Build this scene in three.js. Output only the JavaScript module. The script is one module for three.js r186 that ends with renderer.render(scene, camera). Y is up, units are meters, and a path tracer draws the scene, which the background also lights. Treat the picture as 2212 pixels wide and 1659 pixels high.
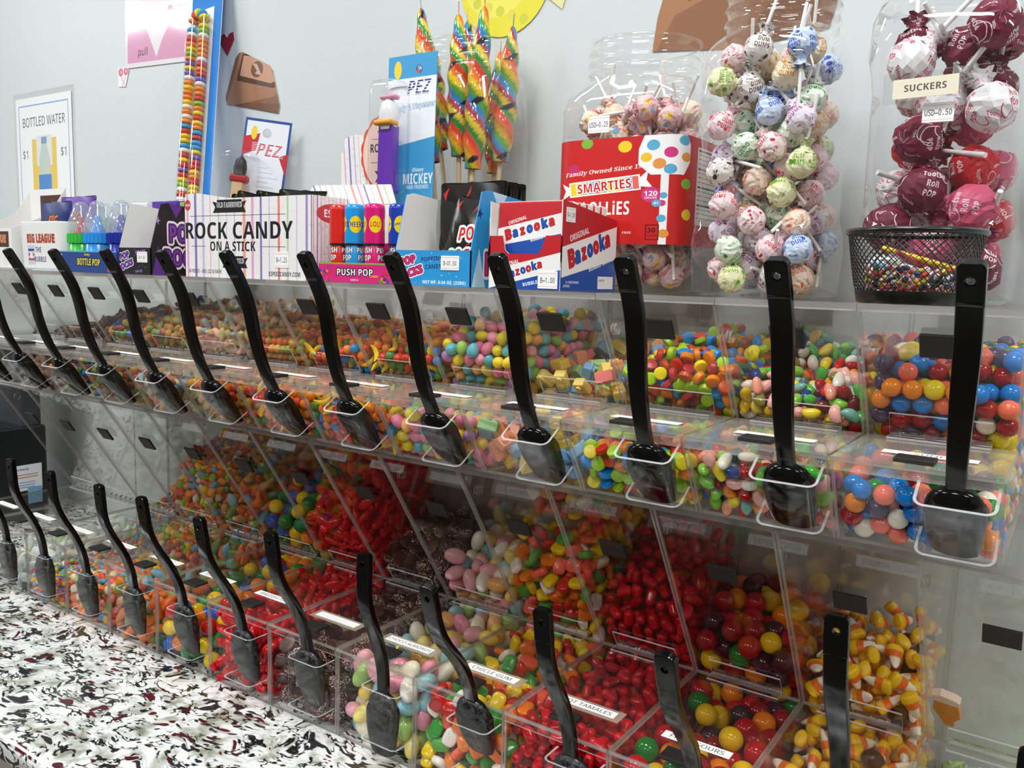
import * as THREE from 'three';
import { RoundedBoxGeometry } from 'three/addons/geometries/RoundedBoxGeometry.js';
import { mergeGeometries } from 'three/addons/utils/BufferGeometryUtils.js';
import { RectAreaLightUniformsLib } from 'three/addons/lights/RectAreaLightUniformsLib.js';

// ---------- camera, lamps, exposure ----------
const scene = new THREE.Scene();
scene.background = new THREE.Color(0x101010);
const camera = new THREE.PerspectiveCamera(48.58, 2212 / 1659, 0.02, 30);
camera.position.set(0.0968, 0.5485, 0.6794);
camera.rotation.set(-0.1259, 0.5944, 0.0289, 'YXZ');
const renderer = new THREE.WebGLRenderer({ antialias: true });
renderer.toneMapping = THREE.LinearToneMapping;
renderer.toneMappingExposure = 1.07;
renderer.shadowMap.enabled = true;
RectAreaLightUniformsLib.init();
const CEILING = 1.86, FLOOR = -0.92, WALL = -0.36;
const LAMP_INTENSITY = 50, LAMP_COLOR = 0xfafcff;
const LAMPS = [];
for (const x of [-1.75, -0.2, 1.35]) for (const z of [0.55, 2.1]) LAMPS.push([x, z]);
LAMPS.push([-4.35, 1.3], [-3.75, 1.45]);

// ---------- helpers ----------
const used = new Map();
function numbered(name) { const n = used.get(name) || 0; used.set(name, n + 1); return n ? `${name}_${String(n).padStart(3, '0')}` : name; }
function rng(seed) { let s = seed >>> 0; return () => { s = (s + 0x6D2B79F5) | 0; let t = Math.imul(s ^ (s >>> 15), 1 | s); t = (t + Math.imul(t ^ (t >>> 7), 61 | t)) ^ t; return ((t ^ (t >>> 14)) >>> 0) / 4294967296; }; }
function tag(o, label, category, group) { o.userData.label = label; o.userData.category = category; if (group) o.userData.group = group; return o; }
function thing(name, label, category, pos = [0, 0, 0], turn = 0, group) {
  const o = new THREE.Group(); o.name = numbered(name); o.position.set(...pos); o.rotation.y = turn; scene.add(o);
  return tag(o, label, category, group);
}
function obj(name, geo, mat, parent = scene) {
  const m = new THREE.Mesh(Array.isArray(geo) ? mergeGeometries(geo.map(g => g.index ? g.toNonIndexed() : g)) : geo, mat);
  m.name = parent === scene ? numbered(name) : name; m.castShadow = m.receiveShadow = true; parent.add(m); return m;
}
function struct(name, geo, mat) { const m = obj(name, geo, mat); m.userData.kind = 'structure'; return m; }
const mats = new Map();
function mat(color, rough = 0.5, more = {}) {
  const key = JSON.stringify([color, rough, more]);
  if (!mats.has(key)) mats.set(key, new THREE.MeshPhysicalMaterial({ color, roughness: rough, ...more }));
  return mats.get(key);
}
const CLEAR = new THREE.MeshPhysicalMaterial({ color: 0xffffff, transmission: 1, roughness: 0.03, thickness: 0, ior: 1.46, specularIntensity: 0.6 });
const SHELL = new THREE.MeshPhysicalMaterial({ color: 0xffffff, transmission: 1, roughness: 0.03, thickness: 0, ior: 1.42, specularIntensity: 0.45 });
const PANEL = new THREE.MeshPhysicalMaterial({ color: 0xf2f0ea, transmission: 0.993, roughness: 0.03, thickness: 0, ior: 1.54, specularIntensity: 0.85 });
const LID = new THREE.MeshPhysicalMaterial({ color: 0xf3f0e6, transmission: 0.76, roughness: 0.05, thickness: 0, ior: 1.6 }), CLEAN_LID = new THREE.MeshPhysicalMaterial({ color: 0xf6f5f0, transmission: 0.985, roughness: 0.04, thickness: 0, ior: 1.48 }); // handled, dusty acrylic; LID haze also paints in the brightness of wall reflections
const SOLID = new THREE.MeshPhysicalMaterial({ color: 0xffffff, transmission: 1, roughness: 0.02, thickness: 0.003, ior: 1.49 });
const EDGE = new THREE.MeshPhysicalMaterial({ color: new THREE.Color(0.72, 0.7, 0.66), transmission: 0.72, roughness: 0.15, thickness: 0, ior: 1.49 });
const RIM = new THREE.MeshPhysicalMaterial({ color: new THREE.Color(0.9, 0.9, 0.9), transmission: 0.55, roughness: 0.25, thickness: 0 });
const BLACK = mat(0x060606, 0.13, { specularIntensity: 0.75 });
const MAGNET = mat(0x1d1a19, 0.6);
const WHITE_CARD = mat(0xf4f3ee, 0.6);

function tex(w, h, draw) {
  const c = document.createElement('canvas'); c.width = w; c.height = h; const g = c.getContext('2d');
  draw(g, w, h); const t = new THREE.CanvasTexture(c); t.colorSpace = THREE.SRGBColorSpace; t.anisotropy = 8; return t;
}
function printed(w, h, draw, rough = 0.45, more = {}) { return new THREE.MeshPhysicalMaterial({ map: tex(w, h, draw), roughness: rough, ...more }); }
function text(g, s, x, y, size, color, { font = 'sans-serif', bold = true, italic = false, turn = 0, stroke, sw = 0, sx = 1, align = 'center' } = {}) {
  g.save(); g.translate(x, y); g.rotate(turn); g.scale(sx, 1); g.font = `${italic ? 'italic ' : ''}${bold ? 'bold ' : ''}${size}px ${font}`; g.textAlign = align; g.textBaseline = 'middle';
  if (stroke) { g.lineJoin = 'round'; g.strokeStyle = stroke; g.lineWidth = sw; g.strokeText(s, 0, 0); }
  g.fillStyle = color; g.fillText(s, 0, 0); g.restore();
}
function poly(g, pts, color) { g.fillStyle = color; g.beginPath(); pts.forEach(([x, y], i) => i ? g.lineTo(x, y) : g.moveTo(x, y)); g.closePath(); g.fill(); }
function disc(g, x, y, r, color, ry = r) { g.fillStyle = color; g.beginPath(); g.ellipse(x, y, r, ry, 0, 0, 7); g.fill(); }
function box(w, h, d, x = 0, y = 0, z = 0) { return new THREE.BoxGeometry(w, h, d).translate(x, y, z); }
function rbox(w, h, d, r, x = 0, y = 0, z = 0, seg = 2) { return new RoundedBoxGeometry(w, h, d, seg, r).translate(x, y, z); }
function cyl(r0, r1, h, n = 20, x = 0, y = 0, z = 0) { return new THREE.CylinderGeometry(r0, r1, h, n).translate(x, y, z); }
// flat sheet cut to an outline (x, y), thickness t along z, uv over the outline's bounding box; caps take the first material
function sheet(pts, t, holes = []) {
  const s = new THREE.Shape(pts.map(p => new THREE.Vector2(...p)));
  for (const [x, y, r] of holes) { const h = new THREE.Path(); h.absarc(x, y, r, 0, Math.PI * 2, true); s.holes.push(h); }
  const g = new THREE.ExtrudeGeometry(s, { depth: t, bevelEnabled: false, curveSegments: 10 });
  let x0 = 1e9, x1 = -1e9, y0 = 1e9, y1 = -1e9; for (const [x, y] of pts) { x0 = Math.min(x0, x); x1 = Math.max(x1, x); y0 = Math.min(y0, y); y1 = Math.max(y1, y); }
  const uv = g.attributes.uv, p = g.attributes.position;
  for (let i = 0; i < uv.count; i++) uv.setXY(i, (p.getX(i) - x0) / (x1 - x0), (p.getY(i) - y0) / (y1 - y0));
  return g;
}
const rectPts = (x0, y0, x1, y1) => [[x0, y0], [x1, y0], [x1, y1], [x0, y1]];
// sheet between two points of the (z, y) plane, from xa to xb, thickness t to the left of p0->p1; big faces take the first material
function slab(p0, p1, xa, xb, t) {
  const dz = p1[0] - p0[0], dy = p1[1] - p0[1], L = Math.hypot(dz, dy);
  const g = new THREE.BoxGeometry(xb - xa, t, L);
  // the big face towards the room carries the pane, the narrow sides its cut edges
  const ix = g.index.array, keep = [], groups = []; g.groups.forEach((q, i) => { if (i === 3) return; groups.push({ start: keep.length, count: q.count, materialIndex: i === 2 ? 0 : 1 }); for (let k = q.start; k < q.start + q.count; k++) keep.push(ix[k]); });
  g.setIndex(keep); g.clearGroups(); groups.forEach(q => g.addGroup(q.start, q.count, q.materialIndex));
  g.translate(0, t / 2, 0); g.rotateX(-Math.atan2(dy, dz));
  g.translate((xa + xb) / 2, (p0[1] + p1[1]) / 2, (p0[0] + p1[0]) / 2); return g;
}
// rings of points stitched into a skin
function skin(rings, { closed = true, caps = false } = {}) {
  const n = rings[0].length, pos = [], idx = [], uv = [];
  const m = closed ? n : n - 1;
  rings.forEach((r, i) => { for (let j = 0; j <= m; j++) { const p = r[j % n]; pos.push(p[0], p[1], p[2]); uv.push(j / m, i / (rings.length - 1)); } });
  for (let i = 0; i < rings.length - 1; i++) for (let j = 0; j < m; j++) { const a = i * (m + 1) + j, b = a + 1, c = a + m + 1, d = c + 1; idx.push(a, c, b, b, c, d); }
  if (caps) for (const i of [0, rings.length - 1]) {
    const c = pos.length / 3, r = rings[i]; let x = 0, y = 0, z = 0; for (const p of r) { x += p[0] / n; y += p[1] / n; z += p[2] / n; }
    pos.push(x, y, z); uv.push(0.5, i ? 1 : 0);
    for (let j = 0; j < n; j++) { const a = i * (m + 1) + j, b = i * (m + 1) + (closed ? (j + 1) : Math.min(j + 1, n - 1)); i ? idx.push(c, a, b) : idx.push(c, b, a); }
  }
  const g = new THREE.BufferGeometry(); g.setAttribute('position', new THREE.Float32BufferAttribute(pos, 3)); g.setAttribute('uv', new THREE.Float32BufferAttribute(uv, 2)); g.setIndex(idx); g.computeVertexNormals();
  // weld the seam's normals
  const N = g.attributes.normal;
  if (closed) for (let i = 0; i < rings.length; i++) { const a = i * (m + 1), b = a + m, x = N.getX(a) + N.getX(b), y = N.getY(a) + N.getY(b), z = N.getZ(a) + N.getZ(b), l = Math.hypot(x, y, z) || 1; N.setXYZ(a, x / l, y / l, z / l); N.setXYZ(b, x / l, y / l, z / l); }
  return g;
}
function ring(hx, hz, y, n, e = 2, cx = 0, cz = 0) { // superellipse ring
  const r = []; for (let j = 0; j < n; j++) { const a = -j / n * Math.PI * 2, c = Math.cos(a), s = Math.sin(a); r.push([cx + hx * Math.sign(c) * Math.abs(c) ** (2 / e), y, cz + hz * Math.sign(s) * Math.abs(s) ** (2 / e)]); } return r;
}
// value noise, tiles with period p
function noiser(seed) {
  const R = rng(seed), P = new Float32Array(65536); for (let i = 0; i < 65536; i++) P[i] = R();
  const h = (x, y, p) => P[(((x % p) + p) % p) * 251 + (((y % p) + p) % p) * 7919 & 65535];
  return (x, y, p) => { const xi = Math.floor(x), yi = Math.floor(y); let u = x - xi, v = y - yi; u = u * u * (3 - 2 * u); v = v * v * (3 - 2 * v);
    const a = h(xi, yi, p), b = h(xi + 1, yi, p), c = h(xi, yi + 1, p), d = h(xi + 1, yi + 1, p); return a + (b - a) * u + (c - a) * v + (a - b - c + d) * u * v; };
}
const smooth = (a, b, x) => { const t = Math.min(1, Math.max(0, (x - a) / (b - a))); return t * t * (3 - 2 * t); };
// ---------- the room ----------
const ROOM = { x0: -5.2, x1: 2.6, z1: 3.4 };
{
  const N = noiser(5), S = 256, d = new Uint8Array(S * S * 4);
  for (let y = 0; y < S; y++) for (let x = 0; x < S; x++) { const v = 255 * (0.5 * N(x / 4, y / 4, 64) + 0.3 * N(x / 2, y / 2, 128) + 0.2 * N(x / 11, y / 11, 24)); d.set([v, v, v, 255], (y * S + x) * 4); }
  const bump = new THREE.DataTexture(d, S, S); bump.wrapS = bump.wrapT = THREE.RepeatWrapping; bump.magFilter = THREE.LinearFilter; bump.needsUpdate = true;
  const wall = bump.clone(); wall.repeat.set(22, 9); wall.needsUpdate = true;
  const paint = new THREE.MeshPhysicalMaterial({ color: 0xd3dad9, roughness: 0.4, bumpMap: wall, bumpScale: 0.0002 });
  const plain = mat(0xb9b8b4, 0.7), tile = mat(0x5d5954, 0.4);
  const w = ROOM.x1 - ROOM.x0, h = CEILING - FLOOR, cx = (ROOM.x0 + ROOM.x1) / 2, cy = (CEILING + FLOOR) / 2, cz = (WALL + ROOM.z1) / 2, dd = ROOM.z1 - WALL;
  struct('wall_back', box(w + 0.2, h, 0.1, cx, cy, WALL - 0.05), paint);
  struct('wall_front', box(w + 0.2, h, 0.1, cx, cy, ROOM.z1 + 0.05), mat(0x77736d, 0.7));
  struct('wall_left', box(0.1, h, dd, ROOM.x0 - 0.05, cy, cz), plain);
  struct('wall_right', box(0.1, h, dd, ROOM.x1 + 0.05, cy, cz), plain);
  struct('floor', box(w + 0.2, 0.1, dd + 0.2, cx, FLOOR - 0.05, cz), tile);
  struct('ceiling', box(w + 0.2, 0.1, dd + 0.2, cx, CEILING + 0.05, cz), mat(0xe9e8e4, 0.8));
  // ceiling troffers
  const glow = new THREE.MeshStandardMaterial({ color: 0xffffff, emissive: LAMP_COLOR, emissiveIntensity: 14, roughness: 0.6 });
  LAMPS.forEach(([x, z], i) => {
    const t = thing('ceiling_light', 'white ceiling panel light above the sweet counter, out of the picture', 'light', [x, CEILING, z], 0, 'ceiling panel lights');
    obj('frame', [box(0.66, 0.03, 0.02, 0, -0.015, 0.085), box(0.66, 0.03, 0.02, 0, -0.015, -0.085), box(0.02, 0.03, 0.15, 0.32, -0.015, 0), box(0.02, 0.03, 0.15, -0.32, -0.015, 0)], mat(0xf0f0ee, 0.4), t);
    obj('diffuser', box(0.62, 0.012, 0.15, 0, -0.008, 0), glow, t);
    const l = new THREE.RectAreaLight(LAMP_COLOR, LAMP_INTENSITY, 0.6, 0.14); l.position.set(x, CEILING - 0.034, z); l.rotation.x = -Math.PI / 2; scene.add(l);
  });
}
// ---------- granite counter and its cabinet ----------
{
  const S = 1536, d = new Uint8Array(S * S * 4), N = noiser(11), M = noiser(23), Q = noiser(37);
  const fb = (F, x, y, p, o) => { let v = 0, a = 0.5; for (let k = 0; k < o; k++) { v += a * F(x * p, y * p, p); p *= 2; a *= 0.5; } return v / (1 - 0.5 ** o); };
  for (let j = 0; j < S; j++) for (let i = 0; i < S; i++) {
    const u = i / S, v = j / S, wx = (fb(M, u, v, 8, 3) - 0.5) * 0.09, wy = (fb(Q, u, v, 8, 3) - 0.5) * 0.09, U = u + wx, V = v + wy;
    const soft = fb(N, U, V, 26, 3), fine = N(u * 380, v * 380, 380), brk = fb(N, u * 0.5 + 0.2, v, 46, 3), brk2 = fb(Q, u, v + 0.5, 38, 3), wide = fb(M, u + 0.7, v, 10, 2);
    const ridge = 1 - Math.abs(2 * fb(M, U * 0.5, V, 38, 4) - 1), rid2 = 1 - Math.abs(2 * fb(Q, U * 0.5 + 0.3, V + 0.2, 60, 3) - 1);
    let c = [244, 245, 241]; c = c.map((x, n) => x - Math.max(0, soft - 0.52) * [260, 255, 300][n] - fine * 9 - smooth(0.8, 0.95, rid2) * 22);
    let dark = smooth(0.885 - wide * 0.03, 0.96, ridge) * smooth(0.49, 0.59, brk); dark = Math.max(dark, smooth(0.895, 0.96, rid2) * smooth(0.52, 0.62, brk2) * 0.92);
    dark = Math.max(dark, smooth(0.7, 0.76, fb(M, V * 1, U * 0.5, 64, 2)) * 0.9) * (0.88 + 0.12 * fine);
    const wine = smooth(0.785, 0.82, fb(N, U * 0.5 + 0.37, V + 0.61, 54, 2));
    c = c.map((x, n) => x * (1 - dark) + dark * [16, 15, 17][n]); c = c.map((x, n) => x * (1 - wine) + wine * [86, 28, 36][n]);
    d.set([c[0], c[1], c[2], 255], (j * S + i) * 4);
  }
  const t = new THREE.DataTexture(d, S, S); t.colorSpace = THREE.SRGBColorSpace; t.wrapS = t.wrapT = THREE.RepeatWrapping; t.magFilter = THREE.LinearFilter; t.minFilter = THREE.LinearMipmapLinearFilter; t.generateMipmaps = true; t.needsUpdate = true;
  const granite = new THREE.MeshPhysicalMaterial({ map: t, roughness: 0.16, clearcoat: 0.25, clearcoatRoughness: 0.08 });
  // section with a rounded front edge, swept along the counter
  const f = 0.237, b = WALL + 0.004, sec = [[b, -0.032], [b, 0]]; const R = 0.012;
  for (let k = 0; k <= 6; k++) { const a = k / 6 * Math.PI / 2; sec.push([f - R + R * Math.sin(a), -R + R * Math.cos(a)]); }
  for (let k = 0; k <= 4; k++) { const a = k / 4 * Math.PI / 2; sec.push([f - 0.006 + 0.006 * Math.cos(a), -0.026 - 0.006 * Math.sin(a)]); }
  const g = new THREE.ExtrudeGeometry(new THREE.Shape(sec.map(p => new THREE.Vector2(...p))), { depth: ROOM.x1 - ROOM.x0 - 0.04, bevelEnabled: false }); g.rotateY(-Math.PI / 2); g.translate(ROOM.x1 - 0.02, 0, 0);
  const p = g.attributes.position, nn = g.attributes.normal, uv = g.attributes.uv;
  for (let i = 0; i < p.count; i++) { const up = Math.abs(nn.getY(i)) > 0.6; uv.setXY(i, p.getX(i) / 0.5, (up ? p.getZ(i) : p.getZ(i) - p.getY(i)) / 0.5); }
  const counter = obj('countertop', g, granite); tag(counter, 'polished white granite countertop with black veins and burgundy flecks', 'countertop');
  const cab = thing('base_cabinet', 'plain cabinet carrying the granite countertop', 'cabinet', [(ROOM.x0 + ROOM.x1) / 2, FLOOR, 0]);
  const body = mat(0xb9b2a6, 0.6); obj('body', box(ROOM.x1 - ROOM.x0 - 0.06, -FLOOR - 0.032, 0.53, 0, (-FLOOR - 0.032) / 2, -0.085), body, cab);
}
// ---------- acrylic candy bins ----------
const BW = 0.12, TH = 0.0026;
const TIER = {
  upper: { yB: 0.341, yL: 0.4145, yT: 0.5285, zFb: -0.040, zFt: 0.006, zH: -0.124, zT: -0.051, zBk: -0.31, top: 0.0066 },
  lower: { yB: 0.0, yL: 0.106, yT: 0.328, zFb: 0.0, zFt: 0.0, zH: -0.212, zT: -0.068, zBk: -0.345, top: 0.009 },
};
function labelCard(lines, w, h, tint = '#fbfaf6') {
  return printed(512, Math.round(512 * h / w), (g, W, H) => { g.fillStyle = tint; g.fillRect(0, 0, W, H); lines.forEach((s, i) => text(g, s, W / 2, H * (i + 0.5) / lines.length, Math.min(H * 0.74 / lines.length, W * 1.5 / Math.max(8, s.length)), '#3a3835', { bold: false })); }, 0.5);
}
const plainCard = mat(0xf5f4ee, 0.5);
const holderShape = (() => { // U sleeve, open to the bin
  const w = 0.054, d = 0.029, r = 0.008, t = 0.0022, s = new THREE.Shape();
  s.moveTo(-w / 2, 0); s.lineTo(-w / 2, d - r); s.absarc(-w / 2 + r, d - r, r, Math.PI, Math.PI / 2, true); s.lineTo(w / 2 - r, d); s.absarc(w / 2 - r, d - r, r, Math.PI / 2, 0, true); s.lineTo(w / 2, 0);
  s.lineTo(w / 2 - t, 0); s.lineTo(w / 2 - t, d - r); s.absarc(w / 2 - r, d - r, r - t, 0, Math.PI / 2, false); s.lineTo(-w / 2 + r, d - t); s.absarc(-w / 2 + r, d - r, r - t, Math.PI / 2, Math.PI, false); s.lineTo(-w / 2 + t, 0);
  return s;
})();
function holderGeo(len) { const g = new THREE.ExtrudeGeometry(holderShape, { depth: len, bevelEnabled: true, bevelThickness: 0.0004, bevelSize: 0.0003, bevelSegments: 1, curveSegments: 6 }); g.rotateX(Math.PI / 2); return g; } // hangs down -y, out +z
function hingeGeo(D) { // leaf on the sloping panel, leaf on the lid, row of knuckles
  const w = BW * 0.66, xa = -w / 2, xb = w / 2, gz = D.zT - D.zH, gy = D.yT - D.yL, L = Math.hypot(gz, gy), uz = gz / L, uy = gy / L, o = 0.0035;
  const at = s => [D.zH + uz * s + o * uy, D.yL + 0.003 + uy * s - o * uz + 0.002], lp = [D.zH + 0.004, D.yL + 0.0062];
  const gs = [slab(at(0.004), at(0.027), xa, xb, 0.0018), slab([lp[0] + 0.016, lp[1]], lp, xa, xb, 0.0018)];
  const rods = []; for (let k = 0; k < 5; k++) { const c = new THREE.CylinderGeometry(0.0034, 0.0034, w / 5 - 0.0012, 14); c.rotateZ(Math.PI / 2); c.translate(xa + w * (k + 0.5) / 5, lp[1] + 0.0012, lp[0] - 0.001); rods.push(c); }
  return [gs, mergeGeometries(rods.map(c => c.toNonIndexed()))];
}
// merge keeping two materials
function mergeTwo(geos) {
  const parts = [[], []];
  for (const g0 of geos) { const g = g0.index ? g0.toNonIndexed() : g0; for (const q of g.groups.length ? g.groups : [{ start: 0, count: g.attributes.position.count, materialIndex: 0 }]) {
    const s = new THREE.BufferGeometry(); for (const k of ['position', 'normal', 'uv']) { const a = g.attributes[k]; s.setAttribute(k, new THREE.BufferAttribute(a.array.slice(q.start * a.itemSize, (q.start + q.count) * a.itemSize), a.itemSize)); } parts[Math.min(1, q.materialIndex)].push(s); } }
  return mergeGeometries(parts.filter(p => p.length).map(p => mergeGeometries(p)), true);
}
const binGeo = {};
for (const k of ['upper', 'lower']) {
  const D = TIER[k], h = BW / 2, i = h - TH, out = [[D.zBk, D.yB], [D.zFb, D.yB], [D.zFt, D.yL], [D.zH, D.yL], [D.zT, D.yT], [D.zBk, D.yT]];
  const side = sheet(out, TH, [[D.zT - 0.042, D.yT - 0.03, 0.0058]]); side.rotateY(-Math.PI / 2); { const q = side.groups[0]; q.count /= 2; }
  const n = [D.yL - D.yB, -(D.zFt - D.zFb)], l = Math.hypot(...n), drop = Math.atan2(D.zFt - D.zFb, D.yL - D.yB);
  binGeo[k] = {
    sideL: side.clone().translate(-h + TH + 0.0004, 0, 0), sideR: side.clone().translate(h - 0.0004, 0, 0),
    front: slab([D.zFb, D.yB], [D.zFt, D.yL], -i, i, TH), slope: slab([D.zH, D.yL], [D.zT, D.yT], -i, i, TH),
    base: slab([D.zBk, D.yB], [D.zFb - TH, D.yB], -i, i, TH), back: slab([D.zBk + TH, D.yB + TH], [D.zBk + TH, D.yT], -i, i, TH),
    top: slab([D.zBk, D.yT], [D.zT + 0.003, D.yT], -h + 0.0004, h - 0.0004, D.top),
    lid: mergeTwo([slab([D.zH + 0.004, D.yL + 0.0006], [D.zFt + 0.003, D.yL + 0.0006], -h + 0.0012, h - 0.0012, TH + 0.0008), slab([D.zFt + 0.003, D.yL - 0.006], [D.zFt + 0.003, D.yL + 0.004], -h + 0.0012, h - 0.0012, 0.0016)]),
    hinge: mergeTwo(hingeGeo(D)[0]), barrel: hingeGeo(D)[1], holder: holderGeo(k === 'upper' ? 0.05 : 0.06), drop,
    slopeUp: new THREE.Vector2(D.zT - D.zH, D.yT - D.yL).normalize(),
  };
}
const magnetGeo = rbox(0.029, 0.003, 0.022, 0.0006, 0, 0, 0, 1), magnetLid = rbox(0.028, 0.0034, 0.021, 0.0006, 0, 0, 0, 1);
const labelGeo = box(0.068, 0.0005, 0.0125), labelSleeve = box(0.082, 0.0004, 0.022);
const SLEEVE = new THREE.MeshPhysicalMaterial({ color: 0xe9e2d2, transmission: 0.75, roughness: 0.25, thickness: 0 });
function candyBin(tier, x0, label, opt = {}) { // x0: left side
  const D = TIER[tier], G = binGeo[tier], b = thing('candy_bin', label, 'candy bin', [x0 + BW / 2, 0, 0], 0, `${tier} row of acrylic bins`), two = [CLEAR, EDGE];
  obj('side_panel', G.sideL, two, b); obj('side_panel', G.sideR, two, b); obj('front_panel', G.front, two, b);
  const sl = obj('sloping_panel', G.slope, [PANEL, EDGE], b); obj('base_panel', G.base, two, b); obj('back_panel', G.back, two, b); obj('top_panel', G.top, two, b);
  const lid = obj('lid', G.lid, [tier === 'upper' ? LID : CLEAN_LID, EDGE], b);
  const m = obj('magnet', magnetGeo, MAGNET, sl), L = Math.hypot(D.zT - D.zH, D.yT - D.yL), s = tier === 'upper' ? L - 0.029 : L - 0.074, ang = Math.atan2(D.yT - D.yL, D.zT - D.zH);
  m.position.set(opt.mx ?? 0.0005, D.yL + Math.sin(ang) * s - 0.0017 * Math.cos(ang), D.zH + Math.cos(ang) * s + 0.0017 * Math.sin(ang)); m.rotation.x = -ang;
  const q = obj('magnet', magnetLid, MAGNET, lid); q.position.set(-0.002 + (opt.lx || 0), D.yL + 0.0058, D.zFt - (tier === 'upper' ? 0.019 : 0.024));
  {
    const zc = D.zFt - (tier === 'upper' ? 0.045 : 0.056), tilt = opt.tilt || 0;
    if (opt.sleeve) { const sv = obj('label_sleeve', labelSleeve, SLEEVE, lid); sv.position.set(0.004, D.yL + 0.0046, zc); sv.rotation.y = tilt; }
    const c = obj('label', labelGeo, opt.label && opt.label[0] ? [plainCard, plainCard, labelCard(opt.label, 0.068, 0.0125), plainCard, plainCard, plainCard] : plainCard, lid); c.position.set(0.004, D.yL + 0.0052, zc); c.rotation.y = tilt;
  }
  const hg = obj('hinge', G.hinge, [CLEAR, RIM], b); obj('hinge_barrel', G.barrel, SOLID, hg);
  const ho = obj('scoop_holder', G.holder, [RIM, SHELL], b), ty = tier === 'upper' ? D.yL - 0.004 : D.yL - 0.013, f = (ty - D.yB) / (D.yL - D.yB);
  ho.position.set(HOLD - BW / 2, ty, D.zFb + (D.zFt - D.zFb) * f + 0.0003); ho.rotation.x = G.drop;
  return b;
}
const HOLD = 0.0905;

// ---------- scoops ----------
function scoopGeo(bend, len) {
  // blade: a trough, convex side +z, hanging from y = 0 to y = -0.062
  const rings = [], steps = 14, q = 15, t = 0.0018, BL = 0.062;
  const hw = s => s < 0.22 ? 0.0085 + 0.0125 * Math.sin(s / 0.22 * Math.PI / 2) : 0.021 - 0.0045 * ((s - 0.22) / 0.78) ** 2, dp = s => s < 0.2 ? 0.0065 + 0.0085 * Math.sin(s / 0.2 * Math.PI / 2) : 0.015 - 0.011 * ((s - 0.2) / 0.8) ** 2.2;
  for (let i = 0; i <= steps; i++) {
    const s = i / steps, y = -s * BL, o = [], n = [];
    for (let j = 0; j <= q; j++) { const a = j / q * Math.PI, c = Math.cos(a), d = Math.sin(a), X = Math.sign(c) * Math.abs(c) ** 0.55, Z = d ** 0.5; o.push([hw(s) * X, y - (s > 0.85 ? (1 - X * X) * 0.004 * (s - 0.85) / 0.15 : 0), dp(s) * Z - 0.004]); n.push([(hw(s) - t) * X, y, (dp(s) - t) * Z - 0.004]); }
    rings.push([...o, ...n.reverse()]);
  }
  const blade = skin(rings, { caps: false }), shoulder = new THREE.SphereGeometry(1, 16, 10).scale(0.0195, 0.0155, 0.0098).translate(0, -0.008, 0.0012);
  // handle: section with a channel, swept along an S
  const pts = [[0, -0.006], [0.001, 0.012], [0.0025, 0.03], [0.0065, 0.052], [0.0135, 0.076], [0.0225, 0.1], [0.0285, 0.122], [0.0305, 0.14], [0.0308, 0.15]].map(([n, u]) => new THREE.Vector3(0, u * len, n * bend)), cv = new THREE.CatmullRomCurve3(pts);
  const sec = w => [[-w, -0.0028], [-w + 0.0004, -0.0035], [-w + 0.0013, -0.0038], [0, -0.0039], [w - 0.0013, -0.0038], [w - 0.0004, -0.0035], [w, -0.0028], [w, 0.0028], [w - 0.0004, 0.0035], [w - 0.0013, 0.0038], [0, 0.0039], [-w + 0.0013, 0.0038], [-w + 0.0004, 0.0035], [-w, 0.0028]];
  const hr = []; for (let i = 0; i <= 22; i++) { const s = i / 22, p = cv.getPoint(s), tg = cv.getTangent(s), w = 0.0066 + 0.0018 * smooth(0.1, 0.7, s); hr.push(sec(w).map(([x, m]) => [x, p.y - tg.z * m, p.z + tg.y * m])); }
  const h = skin(hr.map(r => r.reverse()), { caps: true });
  const s = new THREE.Shape(), w = 0.0078, r = 0.0042, L = 0.03; s.moveTo(-w, 0); s.lineTo(w, 0); s.lineTo(w, L - r); s.absarc(w - r, L - r, r, 0, Math.PI / 2, false); s.lineTo(-w + r, L); s.absarc(-w + r, L - r, r, Math.PI / 2, Math.PI, false);
  const hole = new THREE.Path(); hole.absarc(0, L - 0.012, 0.0037, 0, 7, true); s.holes.push(hole);
  const tip = new THREE.ExtrudeGeometry(s, { depth: 0.0056, bevelEnabled: true, bevelThickness: 0.001, bevelSize: 0.0009, bevelSegments: 2, curveSegments: 8 }); tip.translate(0, 0, -0.0028);
  const e = cv.getPoint(1), et = cv.getTangent(1); tip.rotateX(Math.atan2(et.z, et.y)); tip.translate(0, e.y - 0.003, e.z);
  return { blade: mergeGeometries([blade.toNonIndexed(), shoulder.toNonIndexed()]), handle: mergeGeometries([h.toNonIndexed(), tip]) };
}
const scoopUp = scoopGeo(-1, 0.97), scoopLow = scoopGeo(1.3, 0.93);
const BLADE = (() => { // worn, scratched plastic
  const S = 256, N = noiser(71), d = new Uint8Array(S * S * 4), e = new Uint8Array(S * S * 4);
  for (let y = 0; y < S; y++) for (let x = 0; x < S; x++) { const v = N(x / 6 + N(x / 20, y / 20, 16) * 6, y / 30, 64) * 0.6 + N(x / 2, y / 14, 128) * 0.4, w = smooth(0.42, 0.75, v); const c = 18 + 46 * w; d.set([c, c, c * 1.01, 255], (y * S + x) * 4); const r = 70 + 120 * w; e.set([r, r, r, 255], (y * S + x) * 4); }
  const a = new THREE.DataTexture(d, S, S), b = new THREE.DataTexture(e, S, S); for (const t of [a, b]) { t.wrapS = t.wrapT = THREE.RepeatWrapping; t.magFilter = THREE.LinearFilter; t.needsUpdate = true; } a.colorSpace = THREE.SRGBColorSpace;
  return new THREE.MeshPhysicalMaterial({ map: a, roughnessMap: b, roughness: 1 });
})();
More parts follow.
